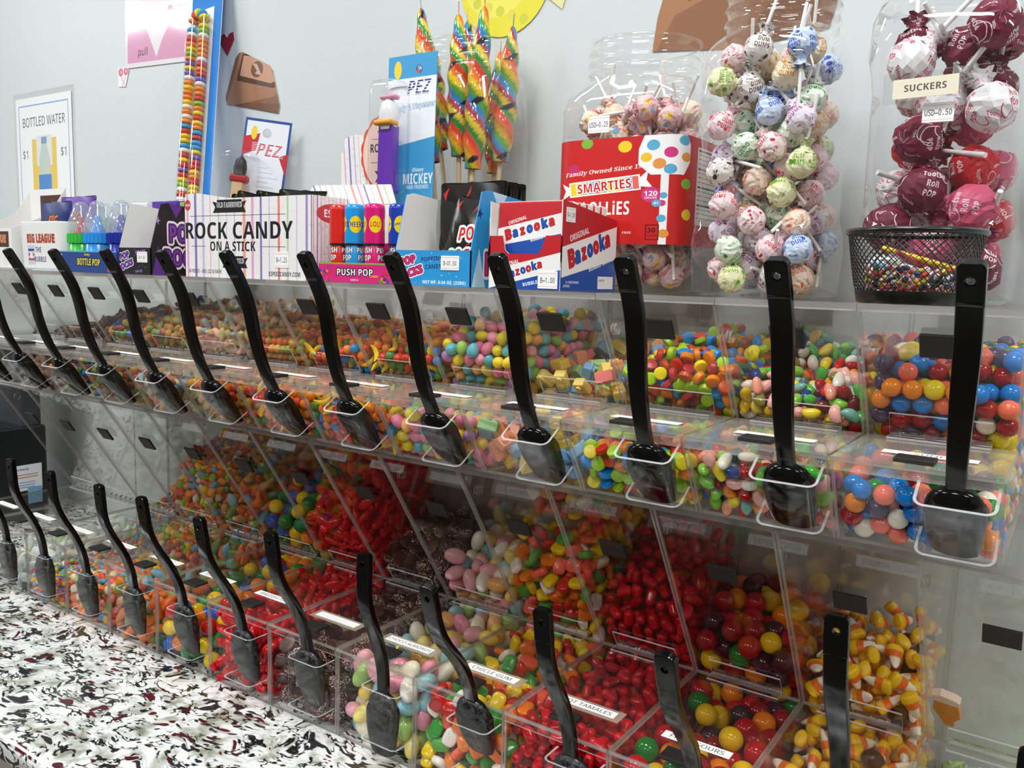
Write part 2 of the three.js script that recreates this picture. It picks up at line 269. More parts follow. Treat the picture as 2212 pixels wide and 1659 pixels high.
function scoop(tier, x0, label, R, lean = 0, lift = 0) {
  const D = TIER[tier], G = binGeo[tier], up = tier === 'upper', S = up ? scoopUp : scoopLow;
  const y = up ? D.yL - 0.011 : D.yL - 0.02, f = (y - D.yB) / (D.yL - D.yB), z = D.zFb + (D.zFt - D.zFb) * f + (up ? 0.0125 : 0.0145);
  const t = thing('scoop', label, 'scoop', [x0 + HOLD + (R() - 0.5) * 0.006, y + lift, z], 0, `scoops in the ${tier} row`);
  t.rotation.set(G.drop + lean + (R() - 0.5) * 0.02, (R() - 0.5) * 0.06, (R() - 0.5) * (up ? 0.05 : 0.1));
  obj('blade', S.blade, up ? BLACK : BLADE, t); obj('handle', S.handle, BLACK, t); return t;
}
// ---------- sweets ----------
const shapes = {};
{
  const sph = (a, b) => new THREE.SphereGeometry(1, a, b);
  shapes.ball = sph(16, 11);
  shapes.egg = (() => { const g = sph(15, 11).scale(0.9, 1.14, 0.9), p = g.attributes.position; for (let i = 0; i < p.count; i++) { const y = p.getY(i), k = 1 - 0.1 * y; p.setXYZ(i, p.getX(i) * k, y, p.getZ(i) * k); } g.computeVertexNormals(); return g; })();
  shapes.almond = sph(15, 11).scale(0.92, 1.34, 0.78);
  const bent = (g, k) => { const p = g.attributes.position; for (let i = 0; i < p.count; i++) { const y = p.getY(i); p.setX(i, p.getX(i) + k * (y * y - 0.6)); } g.computeVertexNormals(); return g; };
  shapes.bean = bent(sph(12, 10).scale(0.86, 1.42, 0.84), 0.16);
  shapes.banana = bent(sph(10, 10).scale(0.5, 1.6, 0.5), 0.38);
  shapes.tablet = new THREE.LatheGeometry([[0, -0.52], [0.8, -0.46], [0.97, -0.36], [1, -0.28], [1, 0.28], [0.97, 0.36], [0.8, 0.46], [0, 0.52]].map(p => new THREE.Vector2(...p)), 18);
  shapes.lentil = sph(14, 8).scale(1.08, 0.62, 1.08);
  shapes.capsule = new THREE.CapsuleGeometry(0.72, 1.0, 4, 12);
  shapes.pillow = (() => { const g = new THREE.SphereGeometry(1, 16, 10), p = g.attributes.position; for (let i = 0; i < p.count; i++) { const x = p.getX(i), y = p.getY(i), z = p.getZ(i), f = v => Math.sign(v) * Math.abs(v) ** 0.62; p.setXYZ(i, f(x) * 1.12, f(y) * 0.5, f(z) * 0.86); } g.computeVertexNormals(); return g; })();
  shapes.block = (() => { const gs = [rbox(2.0, 1.0, 1.25, 0.12, 0, 0, 0, 1)]; for (const x of [-0.5, 0.5]) gs.push(cyl(0.3, 0.3, 0.26, 12, x, 0.6, 0)); return mergeGeometries(gs.map(g => g.toNonIndexed())); })();
  shapes.corn = (() => { const prof = [[0, -1.25], [0.62, -1.22], [0.86, -1.0], [0.8, -0.5], [0.74, -0.42], [0.6, 0.2], [0.52, 0.34], [0.36, 0.95], [0.2, 1.22], [0, 1.32]], g = new THREE.LatheGeometry(prof.map(p => new THREE.Vector2(...p)), 12).scale(1, 1, 0.66), p = g.attributes.position, c = [];
    const a = new THREE.Color(0xf6c40c), b = new THREE.Color(0xf0701a), w = new THREE.Color(0xfdf1df); for (let i = 0; i < p.count; i++) { const y = p.getY(i), k = y < -0.45 ? a : y < 0.3 ? b : w; c.push(k.r, k.g, k.b); } g.setAttribute('color', new THREE.Float32BufferAttribute(c, 3)); return g; })();
  const lump = (seed, amt, sx, sy, sz, a = 11, b = 8) => { const R = rng(seed), g = sph(a, b), p = g.attributes.position, w = []; for (let k = 0; k < 6; k++) w.push([R() * 4 - 2, R() * 4 - 2, R() * 4 - 2, R() * 6]); for (let i = 0; i < p.count; i++) { const x = p.getX(i), y = p.getY(i), z = p.getZ(i); let s = 1; for (const [u, v, t, q] of w) s += amt * Math.sin(u * x * 2 + v * y * 2 + t * z * 2 + q) / 2.5; p.setXYZ(i, x * s * sx, y * s * sy, z * s * sz); } g.computeVertexNormals(); return g; };
  shapes.lump = lump(3, 0.3, 1.1, 0.85, 1); shapes.cluster = lump(8, 0.45, 1.2, 0.8, 1.1, 13, 10); shapes.gummy = lump(15, 0.22, 0.8, 1.35, 0.8); shapes.bead = lump(21, 0.12, 1, 1, 1, 8, 6);
  shapes.fish = mergeGeometries([sph(13, 9).scale(1.15, 0.62, 0.42), sph(9, 7).scale(0.42, 0.6, 0.3).translate(1.2, 0, 0)].map(g => g.toNonIndexed()));
  shapes.oldfish = (() => { const s = new THREE.Shape(); s.moveTo(-1.5, 0.1); s.quadraticCurveTo(-0.9, 0.85, 0.1, 0.62); s.quadraticCurveTo(0.7, 0.45, 0.95, 0.2); s.lineTo(1.55, 0.7); s.quadraticCurveTo(1.35, 0, 1.5, -0.62); s.lineTo(0.95, -0.2); s.quadraticCurveTo(0.2, -0.75, -0.7, -0.6); s.quadraticCurveTo(-1.4, -0.4, -1.5, 0.1); return new THREE.ExtrudeGeometry(s, { depth: 0.3, bevelEnabled: true, bevelThickness: 0.16, bevelSize: 0.14, bevelSegments: 2, curveSegments: 4 }).translate(0, 0, -0.15).scale(0.8, 0.8, 0.8); })();
  shapes.wax = new THREE.LatheGeometry([[0, -1.5], [0.62, -1.48], [0.7, -1.35], [0.62, -0.6], [0.7, 0.1], [0.6, 0.5], [0.3, 0.85], [0.24, 1.4], [0.3, 1.5], [0, 1.55]].map(p => new THREE.Vector2(...p)), 12);
  // chocolate drop sprinkled with sugar beads
  shapes.nonpareil = (() => { const R = rng(77), drop = new THREE.LatheGeometry([[0, -0.3], [0.9, -0.3], [1.02, -0.16], [0.95, 0.12], [0.6, 0.42], [0.25, 0.52], [0, 0.54]].map(p => new THREE.Vector2(...p)), 16).toNonIndexed(), gs = [drop], paint = (g, c) => { const n = g.attributes.position.count, a = []; for (let i = 0; i < n; i++) a.push(c.r, c.g, c.b); g.setAttribute('color', new THREE.Float32BufferAttribute(a, 3)); return g; };
    paint(drop, new THREE.Color(0x4a2a20)); const pal = [0xffffff, 0xffffff, 0xf3c4cf, 0xe8467c, 0xf6c93a, 0x5b8ee0, 0xe66a2a, 0xf7f1e4].map(c => new THREE.Color(c));
    for (let k = 0; k < 70; k++) { const r = Math.sqrt(R()) * 0.98, a = R() * 6.283, y = 0.54 - 0.5 * r ** 2.2; gs.push(paint(new THREE.OctahedronGeometry(0.085, 0).translate(r * Math.cos(a), y, r * Math.sin(a)), pal[Math.floor(R() * pal.length)])); }
    return mergeGeometries(gs); })();
}
const volOf = { ball: 1, egg: 1, almond: 1, bean: 1, banana: 1, tablet: 1, lentil: 1 };
function inBin(D, x0, q, r) { // push a sphere of radius r inside the bin's walls
  const xa = x0 + TH + r, xb = x0 + BW - TH - r; q[0] = Math.min(xb, Math.max(xa, q[0]));
  q[1] = Math.max(q[1], D.yB + TH + r + 0.0004); q[2] = Math.max(q[2], D.zBk + TH + r); q[1] = Math.min(q[1], D.yT - r);
  const fy = D.yL - D.yB, fz = D.zFt - D.zFb, fl = Math.hypot(fy, fz), nz = fy / fl, ny = -fz / fl, df = (q[2] - D.zFb) * nz + (q[1] - D.yB) * ny; // front
  if (df > -r - TH) { q[2] -= (df + r + TH) * nz; q[1] -= (df + r + TH) * ny; if (q[1] < D.yB + TH + r) q[1] = D.yB + TH + r; }
  const sy = D.yT - D.yL, sz = D.zT - D.zH, sl = Math.hypot(sy, sz), pz = sy / sl, py = -sz / sl, ds = (q[2] - D.zH) * pz + (q[1] - D.yL) * py + r + TH, dl = q[1] + r - D.yL; // slope and lid
  if (ds > 0 && dl > 0) { if (ds < dl) { q[2] -= ds * pz; q[1] -= ds * py; } else q[1] -= dl; }
}
function surfaceDepth(D, x0, q, fill) {
  const fy = D.yL - D.yB, fz = D.zFt - D.zFb, fl = Math.hypot(fy, fz), df = -((q[2] - D.zFb) * fy - (q[1] - D.yB) * fz) / fl;
  const sy = D.yT - D.yL, sz = D.zT - D.zH, sl = Math.hypot(sy, sz), ds = -((q[2] - D.zH) * sy - (q[1] - D.yL) * sz) / sl;
  return Math.min(df, q[1] > D.yL - 0.03 ? ds : 9, q[2] > D.zH ? D.yL - q[1] : 9, fill(q[0], q[2]) - q[1], x0 + BW - q[0]);
}
const candies = []; // every sweet: shape, colour, place, turn, size
function fillBin(tier, x0, spec, seed) {
  const D = TIER[tier], R = rng(seed), r = spec.r, [yb, yh, yf] = spec.fill, P = [];
  const w1 = R() * 6, w2 = R() * 6;
  const fill = (x, z) => { const wob = 0.006 * Math.sin((x - x0) * 70 + w1) + 0.004 * Math.sin(z * 60 + w2); return z < D.zH ? yb + (yh - yb) * ((z - D.zBk) / (D.zH - D.zBk)) ** (spec.curve || 1) + wob : z < D.zH + 0.06 ? yh + (yf - yh) * (z - D.zH) / 0.06 + wob * 0.5 : yf + wob * 0.4; };
  const a = 2 * r * (spec.pack || 0.97), hy = a * 0.8165, hz = a * 0.866;
  const deep = spec.deep || 4.2 * r;
  for (let iy = 0; D.yB + iy * hy < D.yT; iy++) for (let iz = 0; D.zBk + iz * hz < 0.03; iz++) for (let ix = 0; ix * a < BW + a; ix++) {
    const q = [x0 + (ix + ((iy + iz) & 1) * 0.5) * a - 0.2 * a + (R() - 0.5) * a * 0.45, D.yB + r * 0.6 + iy * hy + (R() - 0.5) * a * 0.45, D.zBk + (iz + (iy & 1) * 0.333) * hz + (R() - 0.5) * a * 0.45];
    if (q[0] > x0 + BW + 0.3 * a) continue;
    const o = q.slice(); inBin(D, x0, q, r); if (Math.hypot(q[0] - o[0], q[1] - o[1], q[2] - o[2]) > 0.75 * r) continue;
    if (q[1] + r > fill(q[0], q[2])) continue;
    if (surfaceDepth(D, x0, q, fill) > deep) continue;
    P.push(q);
  }
  // ease overlaps
  const cell = 2 * r, key = (a, b, c) => (a * 73856093 ^ b * 19349663 ^ c * 83492791) | 0;
  for (let it = 0; it < 9; it++) {
    const grid = new Map(); P.forEach((q, i) => { const k = key(Math.floor(q[0] / cell), Math.floor(q[1] / cell), Math.floor(q[2] / cell)); const l = grid.get(k); l ? l.push(i) : grid.set(k, [i]); });
    for (let i = 0; i < P.length; i++) { const q = P[i], cx = Math.floor(q[0] / cell), cy = Math.floor(q[1] / cell), cz = Math.floor(q[2] / cell);
      for (let dx = -1; dx < 2; dx++) for (let dy = -1; dy < 2; dy++) for (let dz = -1; dz < 2; dz++) { const l = grid.get(key(cx + dx, cy + dy, cz + dz)); if (l) for (const j of l) if (j > i) {
        const p = P[j], ex = p[0] - q[0], ey = p[1] - q[1], ez = p[2] - q[2], d = Math.hypot(ex, ey, ez); if (d < 2 * r && d > 1e-7) { const s = (2 * r - d) / d * 0.5; q[0] -= ex * s; q[1] -= ey * s; q[2] -= ez * s; p[0] += ex * s; p[1] += ey * s; p[2] += ez * s; } } } }
    for (const q of P) { q[1] -= 0.06 * r; inBin(D, x0, q, r * 0.98); }
  }
  const tot = spec.mix.reduce((s, m) => s + m.share, 0), e = new THREE.Euler();
  for (const q of P) {
    let u = R() * tot, m = spec.mix[0]; for (const c of spec.mix) { m = c; if ((u -= c.share) < 0) break; }
    const flat = m.flat ? 0.5 : 1; e.set((R() - 0.5) * 6.28 * flat, R() * 6.28, (R() - 0.5) * 6.28 * flat);
    const c = m.colors[Math.floor(R() * m.colors.length)], s = r * (m.size || 1) * (0.94 + 0.1 * R());
    candies.push({ D, x0, bin: seed, spec, m, c, p: q, q: new THREE.Quaternion().setFromEuler(e), s });
  }
}
// which sweets show largest in the picture
function rankCandies() {
  camera.updateMatrixWorld(); const inv = camera.matrixWorldInverse.copy(camera.matrixWorld).invert(), W = 1106, H = 830, f = 0.5 * H / Math.tan(camera.fov * Math.PI / 360);
  const zb = new Float32Array(W * H).fill(1e9), id = new Int32Array(W * H).fill(-1), v = new THREE.Vector3();
  candies.forEach((c, i) => { v.set(...c.p).applyMatrix4(inv); const d = -v.z; if (d < 0.05) return; const x = W / 2 + f * v.x / d, y = H / 2 - f * v.y / d, r = Math.max(0.6, f * c.s * 0.95 / d);
    for (let py = Math.max(0, Math.floor(y - r)); py <= Math.min(H - 1, y + r); py++) for (let px = Math.max(0, Math.floor(x - r)); px <= Math.min(W - 1, x + r); px++) { const q = (px - x) ** 2 + (py - y) ** 2; if (q < r * r) { const dd = d - c.s * Math.sqrt(1 - q / (r * r)); if (dd < zb[py * W + px]) { zb[py * W + px] = dd; id[py * W + px] = i; } } } });
  for (const c of candies) c.seen = 0; for (let k = 0; k < W * H; k++) if (id[k] >= 0) candies[id[k]].seen++;
}
function hueName(c) {
  if (c.m.vertex) return c.m.tint; const k = new THREE.Color(c.c), h = {}; k.getHSL(h); const H = h.h * 360;
  if (h.s < 0.16) return h.l > 0.75 ? 'white' : h.l > 0.35 ? 'grey' : 'dark'; if (h.l > 0.9) return 'cream'; const p = h.l > 0.66 ? 'pale ' : h.l < 0.3 ? 'dark ' : '';
  return p + (H < 14 || H >= 345 ? (h.l > 0.6 ? 'pink' : h.s < 0.45 ? 'brown' : 'red') : H < 40 ? (h.l < 0.4 || h.s < 0.4 ? 'brown' : 'orange') : H < 66 ? 'yellow' : H < 165 ? 'green' : H < 250 ? 'blue' : H < 300 ? 'purple' : 'pink');
}
function placeName(c) {
  const D = c.D, [x, y, z] = c.p, u = (x - c.x0) / BW, side = u < 0.36 ? 'left' : u > 0.64 ? 'right' : 'middle';
  if (z > D.zH + 0.004) { const f = D.zFb + (D.zFt - D.zFb) * (y - D.yB) / (D.yL - D.yB); return f - z < 0.03 ? `at the front ${side} of` : `under the lid, ${side}, in`; }
  return y < D.yL + 0.02 ? `lower ${side} behind the panel of` : `upper ${side} behind the panel of`;
}
function placeCandies(most) {
  rankCandies();
  const byName = new Map(); for (const c of candies) { const l = byName.get(c.m.name); l ? l.push(c) : byName.set(c.m.name, [c]); }
  const M = new THREE.Matrix4(), sc = new THREE.Vector3();
  const rich = c => '#' + new THREE.Color(c).offsetHSL(0, 0.05, -0.012).getHexString(), material = (m, c) => mat(m.vertex || c === '#ffffff' ? 0xffffff : rich(c), m.rough ?? 0.28, { ...(m.vertex ? { vertexColors: true } : {}), ...(m.more || {}) });
  for (const [name, list] of byName) {
    list.sort((a, b) => b.seen - a.seen); const keep = list.filter((c, i) => i < most && c.seen >= 6);
    for (const c of keep) { const o = obj(name, shapes[c.m.shape], material(c.m, c.c)); o.position.set(...c.p); o.quaternion.copy(c.q); o.scale.setScalar(c.s); tag(o, `${hueName(c)} ${c.m.noun || name.replace(/_/g, ' ')} ${placeName(c)} the ${c.spec.bin}`, c.m.category, `${name.replace(/_/g, ' ')} heap in the ${c.spec.bin}`); }
    const rest = new Map(), kept = new Set(keep); for (const c of list) if (!kept.has(c)) { const k = c.bin + c.m.shape; const l = rest.get(k); l ? l.push(c) : rest.set(k, [c]); }
    for (const l of rest.values()) {
      const m = l[0].m, im = new THREE.InstancedMesh(shapes[m.shape], material(m, '#ffffff'), l.length), col = new THREE.Color(); im.name = numbered(name + '_fill'); im.castShadow = im.receiveShadow = true;
      l.forEach((c, i) => { im.setMatrixAt(i, M.compose(new THREE.Vector3(...c.p), c.q, sc.setScalar(c.s))); if (!m.vertex) im.setColorAt(i, col.set(rich(c.c))); });
      im.userData.kind = 'stuff'; tag(im, `heap of ${name.replace(/_/g, ' ')}s filling the ${l[0].spec.bin}`, m.category); scene.add(im);
    }
  }
}
// ---------- what each bin holds ----------
const one = (shape, name, category, label, colors, more = {}) => [{ shape, name, category, label, colors, share: 1, ...more }];
const FRUIT = (where, g, tone) => [
  { shape: 'banana', name: 'banana_candy', category: 'sweet', label: `small yellow banana-shaped sweet in the ${where}`, colors: ['#f5d21c', '#f0c818'], share: 3, size: 1.15, group: g },
  { shape: 'ball', name: 'orange_candy', category: 'sweet', label: `small round orange sweet in the ${where}`, colors: ['#f58a22', '#f07818', '#f79a3a'], share: 4.2, group: g },
  { shape: 'egg', name: 'berry_candy', category: 'sweet', label: `small red berry sweet in the ${where}`, colors: ['#c22a20', '#d23a2a'], share: 2.2, group: g },
  { shape: 'ball', name: 'lime_candy', category: 'sweet', label: `small round green sweet in the ${where}`, colors: ['#4f9a38', '#3f8f48'], share: 1.1, group: g },
  { shape: 'ball', name: 'blueberry_candy', category: 'sweet', label: `small round blue sweet in the ${where}`, colors: ['#2f8fd6', '#2a7fc8'], share: 1.1, group: g }];
const UPPER = [
  { bin: 'upper gumball bin', what: 'large shiny gumballs', label: ['SUNE'], r: 0.0084, fill: [0.505, 0.5, 0.402], mix: one('ball', 'gumball', 'gumball', 'large shiny gumball in the upper bin nearest the viewer', ['#a8141f', '#1b7fd6', '#1b7fd6', '#f4d70a', '#f4d70a', '#f3eedd', '#1c8a3a', '#f28c18', '#4b3d63', '#f37d6a', '#f37d6a'], { rough: 0.16 }) },
  { bin: 'jelly bean bin', what: 'assorted jelly beans', label: ['ASSORTED', 'JELLY BELLY'], r: 0.0066, fill: [0.505, 0.45, 0.402], mix: one('bean', 'jelly_bean', 'jelly bean', 'glossy jelly bean in the upper bin beside the gumballs', ['#f2eee2', '#f5f1e6', '#ef8a1e', '#e2b91f', '#f3dc3c', '#a8161d', '#cf2a2a', '#52b84a', '#86c94a', '#7fb9ad', '#5f7683', '#f0a38f', '#f4b9b0', '#1f3f8c', '#6d1a20', '#8a8233'], { rough: 0.15 }) },
  { bin: 'tablet bin', what: 'bright chewy tablets', label: [''], r: 0.0068, fill: [0.505, 0.475, 0.4], mix: one('tablet', 'candy_tablet', 'sweet', 'thick round tablet sweet in the upper bin of bright tablets', ['#f58a1c', '#f58a1c', '#a6d422', '#a6d422', '#a6d422', '#f5e213', '#2590e6', '#2590e6', '#cf2f22', '#c94a24', '#b2303a'], { rough: 0.35 }) },
  { bin: 'toy block bin', what: 'pastel building-block sweets', label: [''], r: 0.0125, fill: [0.5, 0.455, 0.4], mix: one('block', 'candy_block', 'sweet', 'pastel studded block sweet in the upper bin of toy blocks', ['#f2cd5c', '#ee8a86', '#86b4e0', '#86b4e0', '#a9d49a', '#f4d878', '#f0a07c'], { rough: 0.6, size: 0.86 }) },
  { bin: 'pastel egg bin', what: 'speckled pastel candy eggs', label: [''], r: 0.0076, fill: [0.51, 0.5, 0.4], mix: one('egg', 'candy_egg', 'sweet', 'matte pastel candy egg in the upper bin of pastel eggs', ['#f0d93a', '#f0d93a', '#f08aa8', '#f08aa8', '#5fb6c6', '#5fb6c6', '#97c85a', '#ad86b4', '#f2b162', '#f4a8b8'], { rough: 0.45 }) },
  { bin: 'fruit bin beside the eggs', what: 'fruit-shaped sweets under a hazy panel', label: ["REESE'S PIECES"], r: 0.0064, fill: [0.49, 0.465, 0.4], mix: FRUIT('upper bin left of the pastel eggs', 'fruit sweets left of the eggs') },
  { bin: 'banana sweet bin', what: 'fruit-shaped sweets with many yellow bananas', label: [''], r: 0.0064, fill: [0.485, 0.46, 0.4], mix: FRUIT('second upper bin left of the pastel eggs', 'fruit sweets two bins left of the eggs') },
  { bin: 'sour ball bin', what: 'orange and amber sour sweets', label: ['SKITTLES'], r: 0.006, fill: [0.485, 0.46, 0.4], mix: one('ball', 'sour_ball', 'sweet', 'small amber or orange ball in the upper bin of sour balls', ['#d2752c', '#c8602a', '#b8902c', '#8f9a38', '#c03f2c', '#dfa23c'], { rough: 0.35 }) },
  { bin: 'pale gummy bin', what: 'pale peach and blue gummies', label: [''], r: 0.0068, fill: [0.51, 0.475, 0.4], mix: one('gummy', 'pale_gummy', 'gummy', 'pale sugared gummy in the upper bin of peach and blue gummies', ['#d8b48a', '#e0c49a', '#c9a58c', '#9fb4bf', '#d8998a', '#c9bf8a', '#e2b3a0'], { rough: 0.6 }) },
  { bin: 'upper chew bin', what: 'muted orange and green chews', label: [''], r: 0.0062, fill: [0.5, 0.465, 0.4], mix: one('lump', 'chew', 'sweet', 'knobbly orange or green chew in the upper bin of muted chews', ['#b8884a', '#c77a42', '#7f9152', '#a8a85a', '#a95f4a', '#cf9f4f'], { rough: 0.5 }) },
  { bin: 'candy lentil bin', what: 'coloured candy lentils', label: [''], r: 0.0062, fill: [0.5, 0.455, 0.395], mix: one('lentil', 'candy_lentil', 'sweet', 'coloured chocolate lentil in the far upper bin of lentils', ['#2f66c8', '#3f8a3a', '#4b9440', '#c0402a', '#e8902a', '#f0cf2a', '#a02f3a', '#6d3f2a'], { rough: 0.3 }) },
  { bin: 'chocolate cluster bin', what: 'brown chocolate clusters', label: [''], r: 0.0092, fill: [0.485, 0.44, 0.385], mix: one('cluster', 'chocolate_cluster', 'chocolate', 'rough brown chocolate cluster in a far upper bin', ['#5d3a2a', '#4a2c22', '#6d4a36', '#8a6a52', '#5f4030'], { rough: 0.5 }) },
  { bin: 'last upper bin', what: 'dark chocolate clusters at the row end', label: [''], r: 0.0095, fill: [0.47, 0.425, 0.36], mix: one('cluster', 'dark_cluster', 'chocolate', 'dark chocolate cluster in the last upper bin', ['#4a3228', '#5f463a', '#6f5548', '#3d2a24'], { rough: 0.5 }) },
];
const LOWER = [
  { bin: 'nearly empty wax bottle bin', what: 'a few pale green wax bottles', label: ['WAX BOTTLES'], r: 0.0085, fill: [0.035, 0.035, 0.03], mix: one('wax', 'wax_bottle', 'sweet', 'pale green wax bottle on the floor of the nearly empty bin', ['#b9d48a', '#c9d9a8', '#d4dcc0'], { rough: 0.4, size: 0.8 }) },
  { bin: 'candy corn bin', what: 'candy corn', label: ['CANDY CORN'], r: 0.0112, fill: [0.21, 0.165, 0.1], mix: [{ shape: 'corn', name: 'candy_corn', category: 'sweet', label: 'yellow, orange and white candy corn kernel in the lower bin', colors: ['#ffffff'], vertex: true, tint: 'tricolour', share: 12, rough: 0.35 }, { shape: 'egg', name: 'brown_corn', category: 'sweet', label: 'dark brown kernel lying among the candy corn', colors: ['#4a2a18'], share: 0.35, rough: 0.3 }] },
  { bin: 'fruit sour bin', what: 'glossy fruit sour balls', label: ['FRUIT SOURS'], r: 0.0125, fill: [0.22, 0.185, 0.1], mix: one('ball', 'fruit_sour', 'sweet', 'glossy fruit sour ball in the lower bin left of the candy corn', ['#b3121f', '#b3121f', '#9a0f1c', '#c01a26', '#f2c318', '#f2c318', '#f08420', '#1f7a2c', '#4a1830'], { rough: 0.14 }) },
  { bin: 'red chew bin', what: 'translucent red cinnamon chews', label: ['HOT TAMALES'], sleeve: true, tilt: 0, r: 0.0088, fill: [0.26, 0.205, 0.102], mix: one('capsule', 'cinnamon_chew', 'sweet', 'translucent red capsule sweet in the lower bin of red chews', ['#c4101c', '#b00c18', '#d01826'], { rough: 0.12, size: 0.92 }) },
  { bin: 'chicle gum bin', what: 'chicle gum pillows filled to the top', label: ['CHICLE GUM'], sleeve: true, r: 0.0098, fill: [0.318, 0.31, 0.103], mix: one('pillow', 'chicle_gum', 'gum', 'candy-coated gum pillow in the full lower bin of chicle', ['#f2cc12', '#f2cc12', '#f2cc12', '#f07a1c', '#f07a1c', '#f5695a', '#f5695a', '#c4201c', '#3f9a3e', '#5fae4e', '#f4ede2'], { rough: 0.2 }) },
  { bin: 'sugared almond bin', what: 'pastel sugared almonds', label: ['CHOCO ALMONDS'], sleeve: true, r: 0.0118, fill: [0.205, 0.175, 0.1], mix: one('almond', 'sugared_almond', 'sweet', 'pastel sugared almond in the lower bin left of the chicle', ['#f3ecd6', '#f5f0e4', '#f0e08a', '#f2cf6a', '#f0a0b4', '#f0b6c0', '#a8d0dc', '#9fcdd6', '#a8c878', '#f0b478'], { rough: 0.24 }) },
  { bin: 'sprinkled chocolate bin', what: 'chocolate drops with sugar sprinkles', label: null, blank: true, sleeve: true, r: 0.0108, fill: [0.215, 0.17, 0.096], mix: one('nonpareil', 'sprinkled_chocolate', 'chocolate', 'chocolate drop covered in coloured sugar sprinkles in the lower bin', ['#ffffff'], { vertex: true, tint: 'speckled', rough: 0.4, size: 1.08 }) },
  { bin: 'red fish bin', what: 'red gummy fish', label: ['SWEDISH FISH'], r: 0.0098, fill: [0.318, 0.3, 0.1], mix: one('fish', 'gummy_fish', 'gummy', 'translucent red gummy fish in the lower bin', ['#e2242a', '#d81c22', '#e63034'], { rough: 0.2, size: 1.25, more: { transmission: 0.15, thickness: 0 } }) },
  { bin: 'large gumball bin', what: 'large gumballs and rolls', label: ['TOOTSIE ROLL'], r: 0.0118, fill: [0.3, 0.21, 0.09], mix: one('ball', 'large_gumball', 'gumball', 'large yellow, green or orange gumball in the lower bin left of the red fish', ['#f4cf12', '#f4cf12', '#f4cf12', '#1f8a3a', '#1f8a3a', '#f0842a', '#2a5fc0', '#c22a20'], { rough: 0.14 }) },
  { bin: 'mixed gummy bin', what: 'orange and olive gummies', label: [''], r: 0.0094, fill: [0.25, 0.2, 0.075], mix: one('gummy', 'fruit_gummy', 'gummy', 'orange or green sugared gummy in the lower bin of mixed gummies', ['#e8803a', '#e0702f', '#8aa05a', '#6f8a4a', '#d0a070', '#d9604a', '#7fb9cf'], { rough: 0.5 }) },
  { bin: 'crunchy cluster bin', what: 'crunchy multicoloured clusters', label: [''], r: 0.0068, fill: [0.28, 0.225, 0.07], mix: one('lump', 'crunchy_cluster', 'sweet', 'small bright crunchy cluster in the lower bin of mixed colours', ['#f07a2a', '#f0942f', '#f2cf2a', '#5fb0d8', '#8fc24a', '#f08a80', '#d95a3a', '#f2e0c8'], { rough: 0.45 }) },
  { bin: 'sugar bead bin', what: 'tiny coloured sugar beads', label: [''], r: 0.0042, fill: [0.17, 0.1, 0.045], deep: 0.012, mix: one('bead', 'sugar_bead', 'sweet', 'tiny coloured sugar bead in the far lower bin', ['#f0a03a', '#f2cf3a', '#f07a4a', '#5fa8d8', '#8fbf4a', '#d84a4a', '#8a6ab0'], { rough: 0.4 }) },
  { bin: 'wrapped sweet bin', what: 'a few white wrapped sweets', label: [''], r: 0.0105, fill: [0.028, 0.028, 0.05], mix: one('gummy', 'wrapped_sweet', 'sweet', 'white wrapped sweet on the floor of a nearly empty far bin', ['#eef0ea', '#e8efe6', '#dfe8f0', '#e9e4d8'], { rough: 0.4 }) },
  { bin: 'last lower bin', what: 'nothing but a wrapper or two', label: [''], r: 0.0105, fill: [0.026, 0.026, 0.026], mix: one('gummy', 'white_wrapper', 'sweet', 'pale green and white wrapped sweet in the last lower bin', ['#dfe9d8', '#e9eee4', '#c9dcc0'], { rough: 0.4 }) },
];
const LEAN = [0, -0.02, 0.26, 0.06, 0.27, -0.1, 0.1, 0.1, 0.07, 0.05, 0.03, 0.02, 0.02, 0.02], LIFT = { 1: 0.058, 2: 0.03, 3: 0.008, 4: 0.028, 5: -0.004, 6: 0.012, 7: 0.006, 8: 0.008, 9: 0.005 };
const UX = j => -0.0608 - 0.12 * j, LX = k => -0.12 * k; // left sides; LX index counts from the bin left of x = 0.12
{
  const R = rng(404);
  UPPER.forEach((b, j) => { candyBin('upper', UX(j), `clear upper-row bin holding ${b.what}`, b); scoop('upper', UX(j), `black scoop in the holder of the ${b.bin}`, R, 0.01); fillBin('upper', UX(j), b, 100 + j); });
  LOWER.forEach((b, k) => { const x0 = LX(k); candyBin('lower', x0, `clear lower-row bin holding ${b.what}`, b); scoop('lower', x0, `black scoop in the holder of the ${b.bin}`, R, LEAN[k], LIFT[k] || 0); fillBin('lower', x0, b, 200 + k); });
  placeCandies(240);
}

